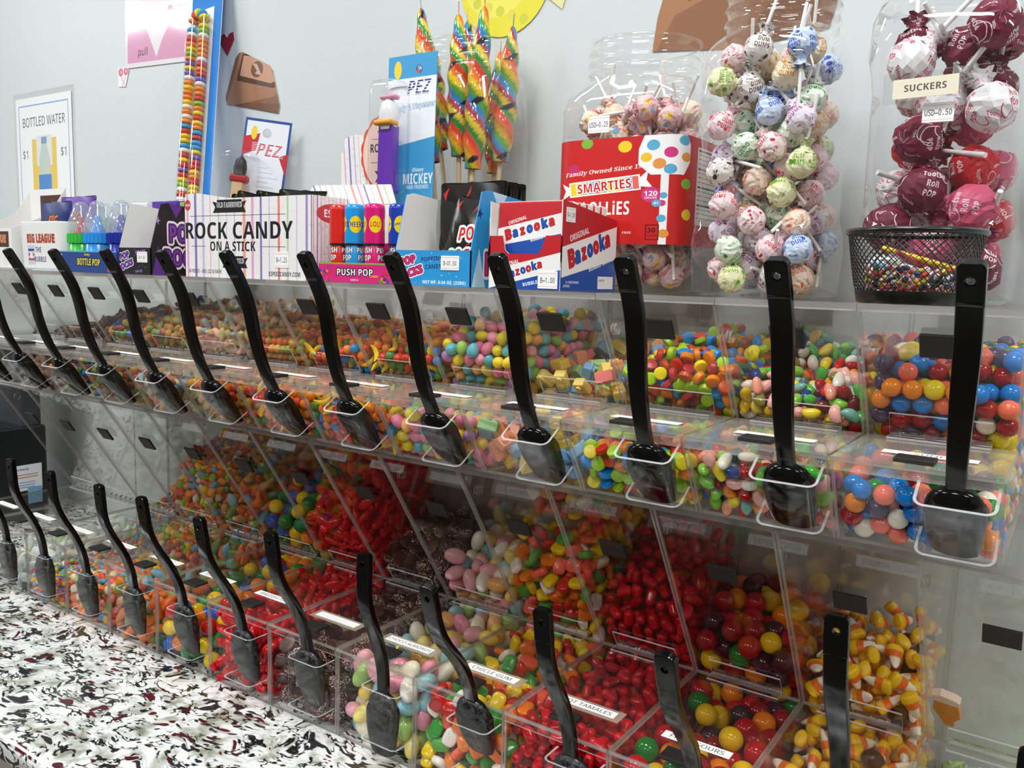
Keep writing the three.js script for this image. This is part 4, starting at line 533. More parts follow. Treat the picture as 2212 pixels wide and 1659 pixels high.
// --- gum tub and pouches at the far end ---
{
  const rings = []; for (const [y, s] of [[0, 0.93], [0.003, 0.955], [0.078, 1], [0.08, 1.004], [0.08, 0.985], [0.004, 0.94]]) rings.push(ring(0.076 * s, 0.052 * s, y, 48, 5)); const g = skin(rings), p = g.attributes.position, uv = g.attributes.uv; for (let i = 0; i < p.count; i++) uv.setXY(i, p.getX(i) / 0.152 + 0.5, p.getY(i) / 0.08);
  const tub = thing('gum_tub', 'white plastic tub lettered in red at the far left', 'tub', [-1.411, SH + 0.003, -0.135]);
  obj('body', g, P(768, 352, (c, W, H) => { c.fillStyle = '#f2f2ef'; c.fillRect(0, 0, W, H); text(c, 'BIG LEAGUE', W * 0.56, H * 0.36, H * 0.24, '#c03028', { stroke: '#a8764a', sw: 10, sx: 0.92 }); c.fillStyle = '#cfd6e4'; c.fillRect(W * 0.27, H * 0.5, W * 0.16, H * 0.42); for (const y of [0.58, 0.68, 0.78]) { c.fillStyle = y > 0.6 ? '#c8322c' : '#26386e'; c.fillRect(W * 0.285, H * y, W * 0.13, H * 0.045); } disc(c, W * 0.35, H * 0.72, H * 0.07, '#f6f4f0'); text(c, 'THE', W * 0.51, H * 0.6, H * 0.15, '#1f2f5c'); text(c, 'BUBBLE', W * 0.54, H * 0.8, H * 0.15, '#1f2f5c'); }, 0.4), tub);
  const pz = (bg) => P(384, 256, (c, W, H) => { c.fillStyle = bg; c.fillRect(0, 0, W, H); text(c, 'BIG', W * 0.5, H * 0.3, H * 0.24, '#e8763a', { stroke: '#3a1a14', sw: 10 }); text(c, 'LEAGUE', W * 0.5, H * 0.58, H * 0.3, '#e8763a', { stroke: '#3a1a14', sw: 12, sx: 0.85 }); poly(c, [[W * 0.42, H * 0.5], [W * 0.66, H * 0.48], [W * 0.62, H * 0.72], [W * 0.44, H * 0.74]], '#f2e9e4'); }, 0.25);
  [['purple', '#5a2a9a', -1.412, -0.15, 0.124, 0.115], ['navy blue', '#22306e', -1.424, -0.118, 0.112, 0.1]].forEach(([n, col, x, z, h, w]) => { const t = pouch('gum_pouch', `${n} chewing gum pouch standing in the white tub`, 'pouch', w, h, pz(col), mat(col, 0.3), 'pouches in the gum tub'); t.position.set(x, SH + 0.0075, z); t.rotation.x = -0.08; });
  tag(obj('shelf_sheet', rbox(0.285, 0.0026, 0.2, 0.0008, -1.4925, SH + 0.0014, -0.16, 1), CLEAR), 'thin clear acrylic sheet under the white gum tub', 'shelf');
  const br = P(512, 256, (c, W, H) => { c.fillStyle = '#f0eeea'; c.fillRect(0, 0, W, H); c.fillStyle = '#4a2418'; c.fillRect(W * 0.3, H * 0.08, W * 0.62, H * 0.4); text(c, 'LEAGUE', W * 0.6, H * 0.27, H * 0.26, '#d8602a', { stroke: '#e8c49a', sw: 6 }); disc(c, W * 0.82, H * 0.82, 34, '#e9e6de'); });
  const ct = thing('gum_display', 'white printed gum display carton cut off by the left edge', 'carton', [-1.575, SH + 0.003, -0.15]); obj('back_panel', box(0.13, 0.15, 0.0015, 0, 0.075, -0.04), [CARD, CARD, CARD, CARD, br, CARD], ct); obj('front_panel', box(0.13, 0.07, 0.0015, 0, 0.035, 0.06), [CARD, CARD, CARD, CARD, br, CARD], ct);
  for (const s of [-1, 1]) obj('side_panel', sheet([[0, 0], [0.1, 0], [0.1, 0.07], [0.03, 0.1], [0, 0.15]], 0.0012).rotateY(-Math.PI / 2).translate(s * 0.0647, 0, -0.04), [CARD, CARD], ct);
  // low cartons in the second row, only their tops show
  [[-1.36, 0.116, '#eef0f0', '#2f9ae6', 'white and blue'], [-1.255, 0.118, '#f2f0f0', '#c8322c', 'white and red'], [-1.175, 0.119, '#5a3aa8', '#f2f0f0', 'purple'], [-1.1, 0.116, '#8fc23a', '#f4f4ee', 'lime green'], [-1.03, 0.119, '#c8322c', '#f6efe8', 'red']].forEach(([x, h, a, b, n]) => { const t = thing('sweet_carton', `${n} carton top peeking out behind the front row`, 'carton', [x, SH, -0.2], 0, 'cartons in the second row'); const m = P(128, 128, (c, W, H) => { c.fillStyle = a; c.fillRect(0, 0, W, H); c.fillStyle = b; c.fillRect(0, H * 0.2, W, H * 0.2); }); obj('body', rbox(0.066, h, 0.06, 0.0015, 0, h / 2, 0, 1), m, t); obj('lid_flap', box(0.066, 0.0012, 0.03, 0, h + 0.002, -0.008).rotateX(0.06), mat(b, 0.5), t); });
}
// ---------- plastic jars and lollipops ----------
const PET = new THREE.MeshPhysicalMaterial({ color: 0xfdfdfd, transmission: 1, roughness: 0.03, thickness: 0, ior: 1.72 });
function jar(label, [x, z], rows, neck, group) { // rows: [y, hx, hz, e]
  const t = thing('plastic_jar', label, 'jar', [x, SH, z], 0, group);
  obj('body', skin([[[0, 0.0012, 0]], ].length ? rows.map(([y, hx, hz, e]) => ring(hx, hz, y, 56, e)) : [], { caps: false }), PET, t);
  obj('base', skin([ring(rows[0][1], rows[0][2], rows[0][0], 56, rows[0][3]), ring(rows[0][1] * 0.6, rows[0][2] * 0.6, rows[0][0] + 0.001, 56, 3), ring(0.001, 0.001, rows[0][0] + 0.004, 56, 2)]), PET, t);
  const [r, y0, y1] = neck, pts = [[r, y0]]; for (let k = 0; k < 3; k++) { const y = y0 + (y1 - y0) * (0.2 + k * 0.26); pts.push([r, y - 0.003], [r + 0.0024, y - 0.001], [r + 0.0024, y + 0.001], [r, y + 0.003]); } pts.push([r, y1 - 0.002], [r + 0.001, y1], [r - 0.002, y1 + 0.0008], [r - 0.003, y1 - 0.002]);
  obj('neck', new THREE.LatheGeometry(pts.map(p => new THREE.Vector2(...p)), 56), PET, t); return t;
}
// wrapped lollipop: paper ball, twisted skirt, stick; stick points to +y from the ball's centre
const popShape = (() => {
  const ball = (() => { const g = new THREE.SphereGeometry(1, 18, 13), p = g.attributes.position; for (let i = 0; i < p.count; i++) { const x = p.getX(i), y = p.getY(i), z = p.getZ(i), s = 1 + 0.05 * Math.sin(5 * x + 3 * z) * Math.sin(4 * y + 2 * x) + 0.06 * Math.sin(11 * x + 7 * y + 3) * Math.sin(9 * z - 8 * y) + (y > 0.55 ? 0.06 * Math.sin(9 * Math.atan2(z, x)) : 0) + (y < -0.8 ? 0.02 * Math.sin(7 * Math.atan2(z, x)) : 0); p.setXYZ(i, x * s, y * s, z * s); } const f = g.toNonIndexed(); f.computeVertexNormals(); return f; })();
  const rings = []; for (let i = 0; i <= 7; i++) { const s = i / 7, r = [], rad = s < 0.35 ? 0.72 - 1.2 * s : 0.26 + 0.5 * (s - 0.35) ** 1.3; for (let j = 0; j < 22; j++) { const a = -j / 22 * 6.2832 + s * 1.2, k = 1 + 0.28 * Math.sin(a * 6 + i) * (0.3 + s); r.push([Math.cos(a) * rad * k, 0.72 + s * 0.95, Math.sin(a) * rad * k]); } rings.push(r); }
  return mergeGeometries([ball, skin(rings).toNonIndexed()]);
})();
const STICK = mat(0xf4f2ec, 0.55);
function popPaper(bg, ink, lines, art, n = 4, big = 38) {
  return printed(512, 256, (g, W, H) => { g.fillStyle = bg; g.fillRect(0, 0, W, H); const R = rng(lines[0].length * 77 + bg.charCodeAt(2) + ink.charCodeAt(2)); for (let i = 0; i < n * 3; i++) art && art(g, R() * W, R() * H, R);
    for (let i = 0; i < n; i++) lines.forEach((s, k) => text(g, s, W * (i + 0.5) / n, H * (0.36 + 0.14 * k), big, ink, { turn: -0.12, sx: 0.85 }));
    for (let i = 0; i < n; i++) { text(g, lines[0], W * i / n, H * 0.78, big * 0.7, ink, { turn: 0.5 }); text(g, lines[1], W * (i + 0.2) / n, H * 0.2, big * 0.7, ink, { turn: -0.4 }); } }, 0.5);
}
function pops(prefix, list, count, [cx, cz], hx, hz, y0, y1, r, stick, sr, seed, group, geo = popShape) {
  const R = rng(seed), P = [], a = 2.28 * r; let tries = 0;
  const inside = (p, m) => Math.abs(p[0] - cx) < hx - m && Math.abs(p[2] - cz) < hz - m && p[1] > y0 + m;
  while (P.length < count && tries++ < 40000) { // settle: lowest of a few tries that touches nothing
    let best = null; for (let k = 0; k < 10; k++) { const q = [cx + (R() * 2 - 1) * (hx - r * 1.05), y0 + r * 1.05 + R() * (y1 - y0), cz + (R() * 2 - 1) * (hz - r * 1.05)]; if (P.some(p => Math.hypot(p.q[0] - q[0], p.q[1] - q[1], p.q[2] - q[2]) < 2.02 * r)) continue; if (!best || q[1] < best[1]) best = q; }
    if (!best) continue;
    let dir = null; for (let k = 0; k < 60 && !dir; k++) { const d = new THREE.Vector3(R() * 2 - 1, R() * 2 - 0.75, R() * 2 - 1).normalize(), e = [best[0] + d.x * stick, best[1] + d.y * stick, best[2] + d.z * stick]; if (inside(e, 0.003)) dir = d; }
    if (!dir) dir = new THREE.Vector3((cx - best[0]) * 6, 0.6, (cz - best[2]) * 6).normalize();
    P.push({ q: best, d: dir });
  }
  const sg = new THREE.CylinderGeometry(sr, sr, stick, 8).translate(0, stick / 2, 0), up = new THREE.Vector3(0, 1, 0);
  P.forEach(({ q, d }, i) => { const f = list[Math.floor(R() * list.length)], t = thing('lollipop', `${f.say} ${prefix}`, 'lollipop', q, 0, group); t.quaternion.setFromUnitVectors(up, d).multiply(new THREE.Quaternion().setFromAxisAngle(up, R() * 6.28));
    const w = obj('wrapper', geo, f.m, t); w.scale.setScalar(r); obj('stick', sg, STICK, t); });
}
{
  const dot = c => (g, x, y, R) => disc(g, x, y, 8 + R() * 10, c);
  const D = ['DUM', 'DUMS'];
  const dum = [['#f6d6da', '#d21436', 'red and pink cherry'], ['#f7e4e2', '#c01a28', 'pale pink and crimson'], ['#f6dcde', '#d2203a', 'rosy red'], ['#eaf2e0', '#2a8f3a', 'green and white'], ['#f2f0c0', '#6aa820', 'yellow and lime'], ['#f8e0cc', '#e05a14', 'orange'], ['#f3eaf3', '#9a1f80', 'white and magenta'], ['#f1ece6', '#4a2418', 'brown and white'], ['#cfdff2', '#1f4fc0', 'blue'], ['#f6e8c8', '#d8861a', 'pineapple yellow']].map(([b, i, say]) => ({ m: popPaper(b, i, D, dot(i)), say: say + ' paper-wrapped' }));
  const T = ['Tootsie', 'Roll', 'POP'];
  const too = [['#6a0f2a', '#f0e6ea', 'deep maroon'], ['#741030', '#f0e6ea', 'wine red'], ['#7a1030', '#f4eef0', 'maroon'], ['#8a1438', '#f4eef0', 'dark raspberry'], ['#c81a28', '#f6f0f0', 'bright red'], ['#c8506e', '#f2d4dc', 'pink'], ['#f4f2f2', '#c81a4a', 'white and red']].map(([b, i, say]) => ({ m: popPaper(b, i, T, (g, x, y, R) => { g.strokeStyle = i; g.lineWidth = 4; g.beginPath(); g.arc(x, y, 20 + R() * 20, 0, 4); g.stroke(); }, 3, 30), say: say + ' foil-wrapped' }));
  const sm = [['#f2cfd2', '#c8323a'], ['#f4e0c8', '#c8323a']].map(([b, i]) => ({ m: popPaper(b, i, ['SMARTIES', ''], (g, x, y, R) => disc(g, x, y, 12 + R() * 16, ['#f2b03a', '#5fb4d8', '#e0608a', '#f4d84a'][Math.floor(R() * 4)])), say: b === '#f2cfd2' ? 'pink dotted' : 'cream dotted' }));
  // round-cornered jar of small lollies in the middle
  const jd = jar('tall square-bodied jar full of small paper-wrapped lollipops', [-0.19, -0.215], [[0, 0.058, 0.06, 5], [0.004, 0.063, 0.066, 6], [0.05, 0.066, 0.069, 6], [0.068, 0.064, 0.067, 6], [0.082, 0.06, 0.063, 7], [0.15, 0.06, 0.063, 7], [0.166, 0.063, 0.066, 6], [0.18, 0.066, 0.069, 6], [0.228, 0.066, 0.069, 5], [0.242, 0.0635, 0.0665, 4.4], [0.252, 0.059, 0.062, 3.4], [0.262, 0.055, 0.056, 2]], [0.055, 0.262, 0.315], 'plastic sweet jars');
  pops('lollipop in the jar between the red-labelled jar and the sign', dum, 128, [-0.19, -0.215], 0.059, 0.062, SH + 0.002, SH + 0.228, 0.0142, 0.064, 0.0017, 51, 'small lollipops in the middle jar');
  const jt = jar('wide jar of large foil-wrapped lollipops behind the wire basket', [-0.03, -0.222], [[0, 0.058, 0.06, 5], [0.004, 0.064, 0.066, 6], [0.055, 0.067, 0.069, 6], [0.07, 0.064, 0.066, 6], [0.085, 0.0615, 0.063, 7], [0.19, 0.0615, 0.063, 7], [0.205, 0.064, 0.066, 6], [0.22, 0.067, 0.069, 6], [0.25, 0.066, 0.068, 5], [0.266, 0.0625, 0.064, 4], [0.278, 0.059, 0.06, 2]], [0.059, 0.278, 0.33], 'plastic sweet jars');
  pops('lollipop in the jar behind the wire basket', too, 46, [-0.03, -0.222], 0.061, 0.063, SH + 0.002, SH + 0.222, 0.0212, 0.085, 0.0024, 71, 'large lollipops in the right jar');
  // name plate clipped to the right jar
  const pl = obj('name_plate', box(0.084, 0.026, 0.0018, 0, 0, 0), PET, jt); pl.position.set(-0.003, 0.187, 0.0716); pl.rotation.z = 0.02;
  const ps = obj('name_label', box(0.052, 0.0165, 0.0006), [CARD, CARD, CARD, CARD, P(384, 128, (g, W, H) => { g.fillStyle = '#f0e8cf'; g.fillRect(0, 0, W, H); text(g, 'SUCKERS', W * 0.5, H * 0.5, 60, '#5a554c'); }), CARD], jt); ps.position.set(-0.011, 0.186, 0.0732); ps.rotation.z = 0.02;
  sticker(jt, 0.025, 0.0165, 'USD―0.50', 0.0, 0.165, 0.0665);
  // red-labelled jar
  const rows = [[0, 0.072, 0.06, 5], [0.004, 0.08, 0.066, 6], [0.1, 0.082, 0.068, 6], [0.208, 0.082, 0.068, 6], [0.222, 0.0795, 0.066, 5], [0.233, 0.073, 0.065, 3.4], [0.242, 0.065, 0.065, 2]], js = jar('wide jar of dotted lollipops with a red wraparound label', [-0.367, -0.27], rows, [0.065, 0.242, 0.286], 'plastic sweet jars');
  const lab = []; for (const y of [0.053, 0.172]) { const full = ring(0.0828, 0.0688, y, 160, 6), part = []; for (let j = 166; j >= 78; j--) part.push(full[j % 160]); lab.push(part); }
  // the label runs round the front, from the left side to the right side
  const lr = lab.map(r => r.slice()), lg = skin([lr[1], lr[0]], { closed: false }), pp = lg.attributes.position, uu = lg.attributes.uv; { let len = 0; const L = [0]; for (let j = 1; j < lr[0].length; j++) { len += Math.hypot(lr[0][j][0] - lr[0][j - 1][0], lr[0][j][2] - lr[0][j - 1][2]); L.push(len); } for (let i = 0; i < pp.count; i++) { const j = i % lr[0].length; uu.setXY(i, 1 - L[j] / len, pp.getY(i) > 0.1 ? 1 : 0); } }
  obj('label', lg, new THREE.MeshPhysicalMaterial({ side: THREE.DoubleSide, roughness: 0.35, map: tex(1536, 704, (g, W, H) => { g.fillStyle = '#c9211e'; g.fillRect(0, 0, W, H); const F0 = 0.315, F1 = 0.765, X = u => W * (F0 + (F1 - F0) * u);
    for (const [x, y, r, c] of [[0.14, 0.04, 34, '#7fb83a'], [0.45, 0.09, 38, '#f4d02a'], [0.03, 0.28, 34, '#c0306a'], [0.93, 0.44, 34, '#7fb83a'], [0.95, 0.72, 36, '#f4d02a']]) disc(g, X(x), H * y, r, c);
    poly(g, [[X(0.56), H * 0.12], [X(0.6), 0], [X(0.92), 0], [X(0.96), H * 0.08], [X(0.96), H * 0.24], [X(0.9), H * 0.36], [X(0.66), H * 0.36], [X(0.56), H * 0.26]], '#fbfaf8'); g.fillStyle = '#fbfaf8'; g.fillRect(X(0.735), H * 0.3, W * 0.026, H * 0.7);
    for (const [x, y, r, c] of [[0.67, 0.09, 34, '#5fb0d4'], [0.62, 0.2, 30, '#f4c832'], [0.72, 0.26, 34, '#e89a4a'], [0.8, 0.16, 34, '#d83a82'], [0.9, 0.05, 32, '#5fb0d4'], [0.8, 0.31, 32, '#5fb0d4'], [0.92, 0.2, 30, '#e8a04a'], [0.76, 0.55, 20, '#5fb0d4'], [0.75, 0.62, 20, '#d83a82'], [0.75, 0.76, 24, '#5fb0d4'], [0.77, 0.9, 28, '#e89a4a']]) disc(g, X(x), H * y, r, c);
    text(g, 'Family Owned Since 1949', X(0.3), H * 0.3, 38, '#fbf4f0', { font: 'serif', italic: true, turn: -0.09 });
    g.save(); g.translate(X(0.29), H * 0.45); g.rotate(-0.1); g.scale(0.74, 0.9); poly(g, [[-270, -20], [-340, -60], [-310, 0], [-350, 66], [-260, 30]], '#fbfaf8'); poly(g, [[270, -30], [340, -80], [320, -10], [360, 50], [262, 30]], '#fbfaf8'); g.fillStyle = '#fbfaf8'; g.fillRect(-275, -56, 550, 112); const cs = ['#f4d02a', '#c8d84a', '#f2a04a', '#5fa8d8', '#e86a5a', '#8fc24a']; for (let i = 0; i < 11; i++) { g.fillStyle = cs[i % 6]; g.fillRect(-262 + i * 48, -46, 44, 92); } g.restore(); text(g, 'SMARTIES', X(0.29), H * 0.45, 84, '#c9211e', { stroke: '#fbfaf8', sw: 12, turn: -0.1, sx: 0.78 });
    text(g, 'LOLLiES', X(0.31), H * 0.66, 122, '#fbfaf8', { sx: 0.6 }); disc(g, X(0.665), H * 0.54, 50, '#d83a82'); text(g, '120', X(0.665), H * 0.53, 44, '#fff'); text(g, 'LOLLIES', X(0.665), H * 0.57, 17, '#fff'); disc(g, X(0.71), H * 0.62, 24, '#5fb0d4'); text(g, '4+', X(0.71), H * 0.62, 24, '#fff');
    g.strokeStyle = '#3a0a0a'; g.lineWidth = 5; g.strokeRect(X(0.64), H * 0.82, 66, 96); text(g, '30', X(0.682), H * 0.87, 42, '#3a0a0a'); text(g, 'CALORIES', X(0.682), H * 0.92, 13, '#3a0a0a'); text(g, 'FREE', X(0.49), H * 0.89, 22, '#f4dcd8'); g.fillStyle = '#f6f2ec'; g.fillRect(W * 0.8, H * 0.08, W * 0.2, H * 0.72); for (let i = 0; i < 16; i++) { g.fillStyle = '#222'; g.fillRect(W * 0.81, H * (0.1 + i * 0.042), W * 0.17, i % 4 ? 4 : 12); } }) }), js);
  pops('lollipop in the red-labelled jar', sm, 100, [-0.367, -0.27], 0.075, 0.061, SH + 0.002, SH + 0.192, 0.0142, 0.068, 0.0019, 83, 'dotted lollipops in the red-labelled jar');
  sticker(js, 0.027, 0.0185, 'USD―0.25', -0.022, 0.188, 0.0692);
  // two sticks poking out of the neck
}
// --- jar of rainbow twist lollies ---
{
  jar('round jar with ribbed neck holding rainbow twist lollipops', [-0.635, -0.283], [[0, 0.066, 0.066, 2], [0.004, 0.072, 0.072, 2.4], [0.03, 0.0735, 0.0735, 3], [0.06, 0.07, 0.07, 3.4], [0.21, 0.07, 0.07, 3.4], [0.24, 0.0735, 0.0735, 2.6], [0.268, 0.074, 0.074, 2], [0.272, 0.0745, 0.0745, 2]], [0.073, 0.272, 0.319], 'plastic sweet jars');
  const cols = ['#e8402a', '#f07a1e', '#f2c81a', '#5fae3a', '#2a8fd0', '#b83a4a', '#f2d83a', '#2f9a4a'].map(c => new THREE.Color(c)), dark = new THREE.Color('#14142a');
  const twist = (seed, len) => { const n = 26, m = 90, pos = [], col = [], idx = [], uv = [], R = rng(seed), o = R() * 8; for (let i = 0; i <= m; i++) { const s = i / m, y = s * len, rad = 0.0168 * Math.sin(Math.PI * Math.min(1, 0.1 + s * 0.98)) ** 0.4 * (1 - 0.25 * s); for (let j = 0; j <= n; j++) { const a = j / n * 6.2832, lob = 1 + 0.1 * Math.cos(2 * a - s * 33), rr = Math.max(0.0008, rad * lob); pos.push(Math.cos(a) * rr, y, Math.sin(a) * rr); uv.push(j / n, s); const k = ((a / 6.2832 * 8 - s * 19 + o) % 8 + 16) % 8; let c = cols[Math.floor(k)]; const pr = ((a / 6.2832 + s * 3 + o) % 1); if (pr < 0.13 && (s * 9 + o) % 1 < 0.45) c = dark; col.push(c.r, c.g, c.b); } } for (let i = 0; i < m; i++) for (let j = 0; j < n; j++) { const q = i * (n + 1) + j; idx.push(q, q + n + 1, q + 1, q + 1, q + n + 1, q + n + 2); } const g = new THREE.BufferGeometry(); g.setAttribute('position', new THREE.Float32BufferAttribute(pos, 3)); g.setAttribute('color', new THREE.Float32BufferAttribute(col, 3)); g.setAttribute('uv', new THREE.Float32BufferAttribute(uv, 2)); g.setIndex(idx); g.computeVertexNormals(); return g; };
  const foil = new THREE.MeshPhysicalMaterial({ vertexColors: true, roughness: 0.16, clearcoat: 1, clearcoatRoughness: 0.08 });
  const L = [[-0.665, -0.29, -0.722, 0.893, 'leaning left against the rim'], [-0.66, -0.255, -0.7, 0.925, 'nearest the left of the jar'], [-0.648, -0.31, -0.668, 0.92, 'with a blue and green tip'], [-0.632, -0.26, -0.637, 0.908, 'upright in the middle'], [-0.615, -0.25, -0.593, 0.914, 'with the tallest tip on the right'], [-0.606, -0.295, -0.571, 0.892, 'leaning right against the rim'], [-0.625, -0.32, -0.616, 0.872, 'at the back of the jar']];
  L.forEach(([bx, bz, tx, ty, say], i) => { const t = thing('twist_lollipop', `rainbow twist lollipop ${say}`, 'lollipop', [bx, SH + 0.006, bz], 0, 'rainbow twist lollipops'), d = new THREE.Vector3(tx - bx, ty - SH - 0.006, (i % 2 ? 0.006 : -0.004)), H = d.length(); t.quaternion.setFromUnitVectors(new THREE.Vector3(0, 1, 0), d.normalize()); const len = [0.17, 0.225, 0.21, 0.2, 0.225, 0.19, 0.18][i]; obj('candy', twist(90 + i, len), foil, t).position.y = H - len; obj('stick', cyl(0.0034, 0.0034, H - len + 0.01, 10, 0, (H - len + 0.01) / 2, 0), mat(0xd9bf95, 0.6), t); });
}
// --- wire mesh basket ---
{
  const t = thing('mesh_basket', 'round black wire mesh basket in front of the right jar', 'basket', [-0.029, SH, -0.092]), bm = mat(0x0c0c0c, 0.3, { clearcoat: 0.4 }), R0 = 0.0395, R1 = 0.0505, H = 0.058, wires = [];
  obj('rim', new THREE.TorusGeometry(R1 + 0.0012, 0.0026, 10, 56).rotateX(Math.PI / 2).translate(0, H, 0), bm, t);
  obj('foot', new THREE.LatheGeometry([[0, 0.001], [R0, 0], [R0 + 0.0022, 0.0006], [R0 + 0.0042, 0.0105], [R0 + 0.0024, 0.0105], [R0 + 0.0004, 0.002], [0, 0.003]].map(p => new THREE.Vector2(...p)), 48), bm, t);
  const n = 54, seg = 7; for (const dir of [-1, 1]) for (let k = 0; k < n; k++) { const rings = []; for (let i = 0; i <= seg; i++) { const s = i / seg, a = k / n * 6.2832 + dir * s * 1.05, r = R0 + 0.003 + (R1 - R0 - 0.002) * s ** 0.8, y = 0.008 + (H - 0.008) * s, w = 0.00042; rings.push([[-1, -1], [1, -1], [1, 1], [-1, 1]].map(([u, v]) => [Math.cos(a) * (r + v * w) - Math.sin(a) * u * w, y, Math.sin(a) * (r + v * w) + Math.cos(a) * u * w])); } wires.push(skin(rings)); }
  const wm = obj('wire_mesh', wires, bm, t); wm.userData.kind = 'stuff';
  const ST = [['yellow', '#f2cf1a', 0.4], ['dark green', '#1f5a3a', 0.75], ['light blue', '#7fb4d8', 0.15], ['white dotted', '#ece8e0', -0.5], ['red and blue', '#c23a3a', 1.2], ['yellow and black', '#d8b818', -0.1]];
  ST.forEach(([nme, c, a], i) => { const o = thing('candy_straw', `${nme} candy straw lying in the wire basket`, 'sweet', [-0.029 + 0.002 * i - 0.005, SH + 0.016 + 0.0042 * i, -0.092], a); const b = []; for (let k = 0; k < 14; k++) b.push(cyl(0.0023, 0.0023, 0.0044, 8, 0, (k - 6.5) * 0.0046, 0)); obj('straw', b.map(g => g.rotateZ(Math.PI / 2 - 0.28)), mat(c, 0.35), o); });
  obj; // loose sugar beads on the basket floor
  const R = rng(19), bead = new THREE.SphereGeometry(0.0022, 8, 6), im = new THREE.InstancedMesh(bead, mat(0xffffff, 0.4), 420), M = new THREE.Matrix4(), pal = ['#f4f2ee', '#d8322a', '#f2cf2a', '#2a3a6a', '#f0a6b4', '#2f2a28', '#e9e4da'].map(c => new THREE.Color(c));
  for (let i = 0; i < 420; i++) { const a = R() * 6.283, r = Math.sqrt(R()) * 0.036; M.makeTranslation(-0.029 + Math.cos(a) * r, SH + 0.005 + R() * 0.024 * (1 - 0), -0.092 + Math.sin(a) * r); im.setMatrixAt(i, M); im.setColorAt(i, pal[Math.floor(R() * 7)]); } im.name = 'sugar_beads'; im.userData.kind = 'stuff'; tag(im, 'loose coloured sugar beads heaped in the wire basket', 'sweet'); scene.add(im);
}
// ---------- blister packs, leaning card, wall notices ----------
const BLISTER = PET;
{ // dispenser pack, purple
  const t = thing('dispenser_pack', 'blue blister card with a purple sweet dispenser', 'blister pack', [-0.676, SH, -0.2]); t.rotation.x = -0.03;
  const art = P(512, 1536, (g, W, H) => { g.fillStyle = '#3f9ed0'; g.fillRect(0, 0, W, H); g.fillStyle = '#eef4f8'; g.fillRect(0, H * 0.1, W, H * 0.24); poly(g, [[0, H * 0.3], [W, H * 0.22], [W, H * 0.36], [0, H * 0.4]], '#eef4f8'); g.fillStyle = '#3f9ed0'; g.fillRect(0, 0, W, H * 0.1); disc(g, W * 0.2, H * 0.06, 40, '#f2d23a', 60);
    for (let k = 0; k < 3; k++) text(g, 'PEZ', W * 0.62, H * (0.14 + k * 0.002), 130, '#1f2f7a', { stroke: '#f6f6f6', sw: 8, italic: true, sx: 1.1 }); for (let k = 0; k < 6; k++) { g.fillStyle = '#eef4f8'; g.fillRect(W * 0.28, H * (0.108 + k * 0.012), W * 0.68, 6); } text(g, 'Candy & Dispenser', W * 0.55, H * 0.225, 50, '#e9f2f8', { stroke: '#2a6a9a', sw: 5, turn: -0.05 }); poly(g, [[0, H * 0.8], [W, H * 0.72], [W, H], [0, H]], '#f0d21a'); text(g, 'Disney', W * 0.68, H * 0.5, 36, '#f4f8fa', { font: 'serif', italic: true }); text(g, 'MICKEY', W * 0.68, H * 0.54, 96, '#f4f8fa', { sx: 0.9 }); text(g, 'AND FRIENDS', W * 0.68, H * 0.575, 36, '#dcecf4'); const R = rng(3); for (let i = 0; i < 90; i++) disc(g, W * (0.35 + 0.65 * R()), H * (0.6 + 0.12 * R()), 4, '#5fb2dc'); });
  const side = mat(0x3f9ed0, 0.5); obj('card', sheet(rectPts(-0.042, 0, 0.042, 0.3), 0.0012, [[0.012, 0.28, 0.006]]), [art, side], t);
  obj('bubble', skin([[0.118, 0.5], [0.119, 0.9], [0.128, 1], [0.25, 1], [0.262, 0.9], [0.263, 0.4]].map(([y, k]) => ring(0.024 * k, 0.02 * k, y, 32, 4, -0.022, 0.02))), BLISTER, t);
  obj('stem', rbox(0.024, 0.085, 0.016, 0.002, -0.021, 0.163, 0.02, 2), mat(0x6a2fb0, 0.3), t); obj('stem_foot', rbox(0.027, 0.006, 0.019, 0.002, -0.021, 0.121, 0.02, 2), mat(0x5f28a4, 0.3), t);
  obj('head', skin([ring(0.011, 0.008, 0.2, 24, 2.6, -0.021, 0.021), ring(0.0135, 0.011, 0.208, 24, 2.3, -0.021, 0.021), ring(0.014, 0.012, 0.222, 24, 2.2, -0.021, 0.021), ring(0.011, 0.0095, 0.234, 24, 2, -0.021, 0.021), ring(0.004, 0.0035, 0.24, 24, 2, -0.021, 0.021)], { caps: true }), mat(0xeeeeec, 0.35), t);
  obj('head_trim', rbox(0.026, 0.006, 0.014, 0.0028, -0.021, 0.2425, 0.02, 2), mat(0xe89ab4, 0.35), t); obj('head_band', rbox(0.03, 0.007, 0.02, 0.003, -0.0215, 0.2085, 0.0255, 2), mat(0xf0a826, 0.35), t);
}
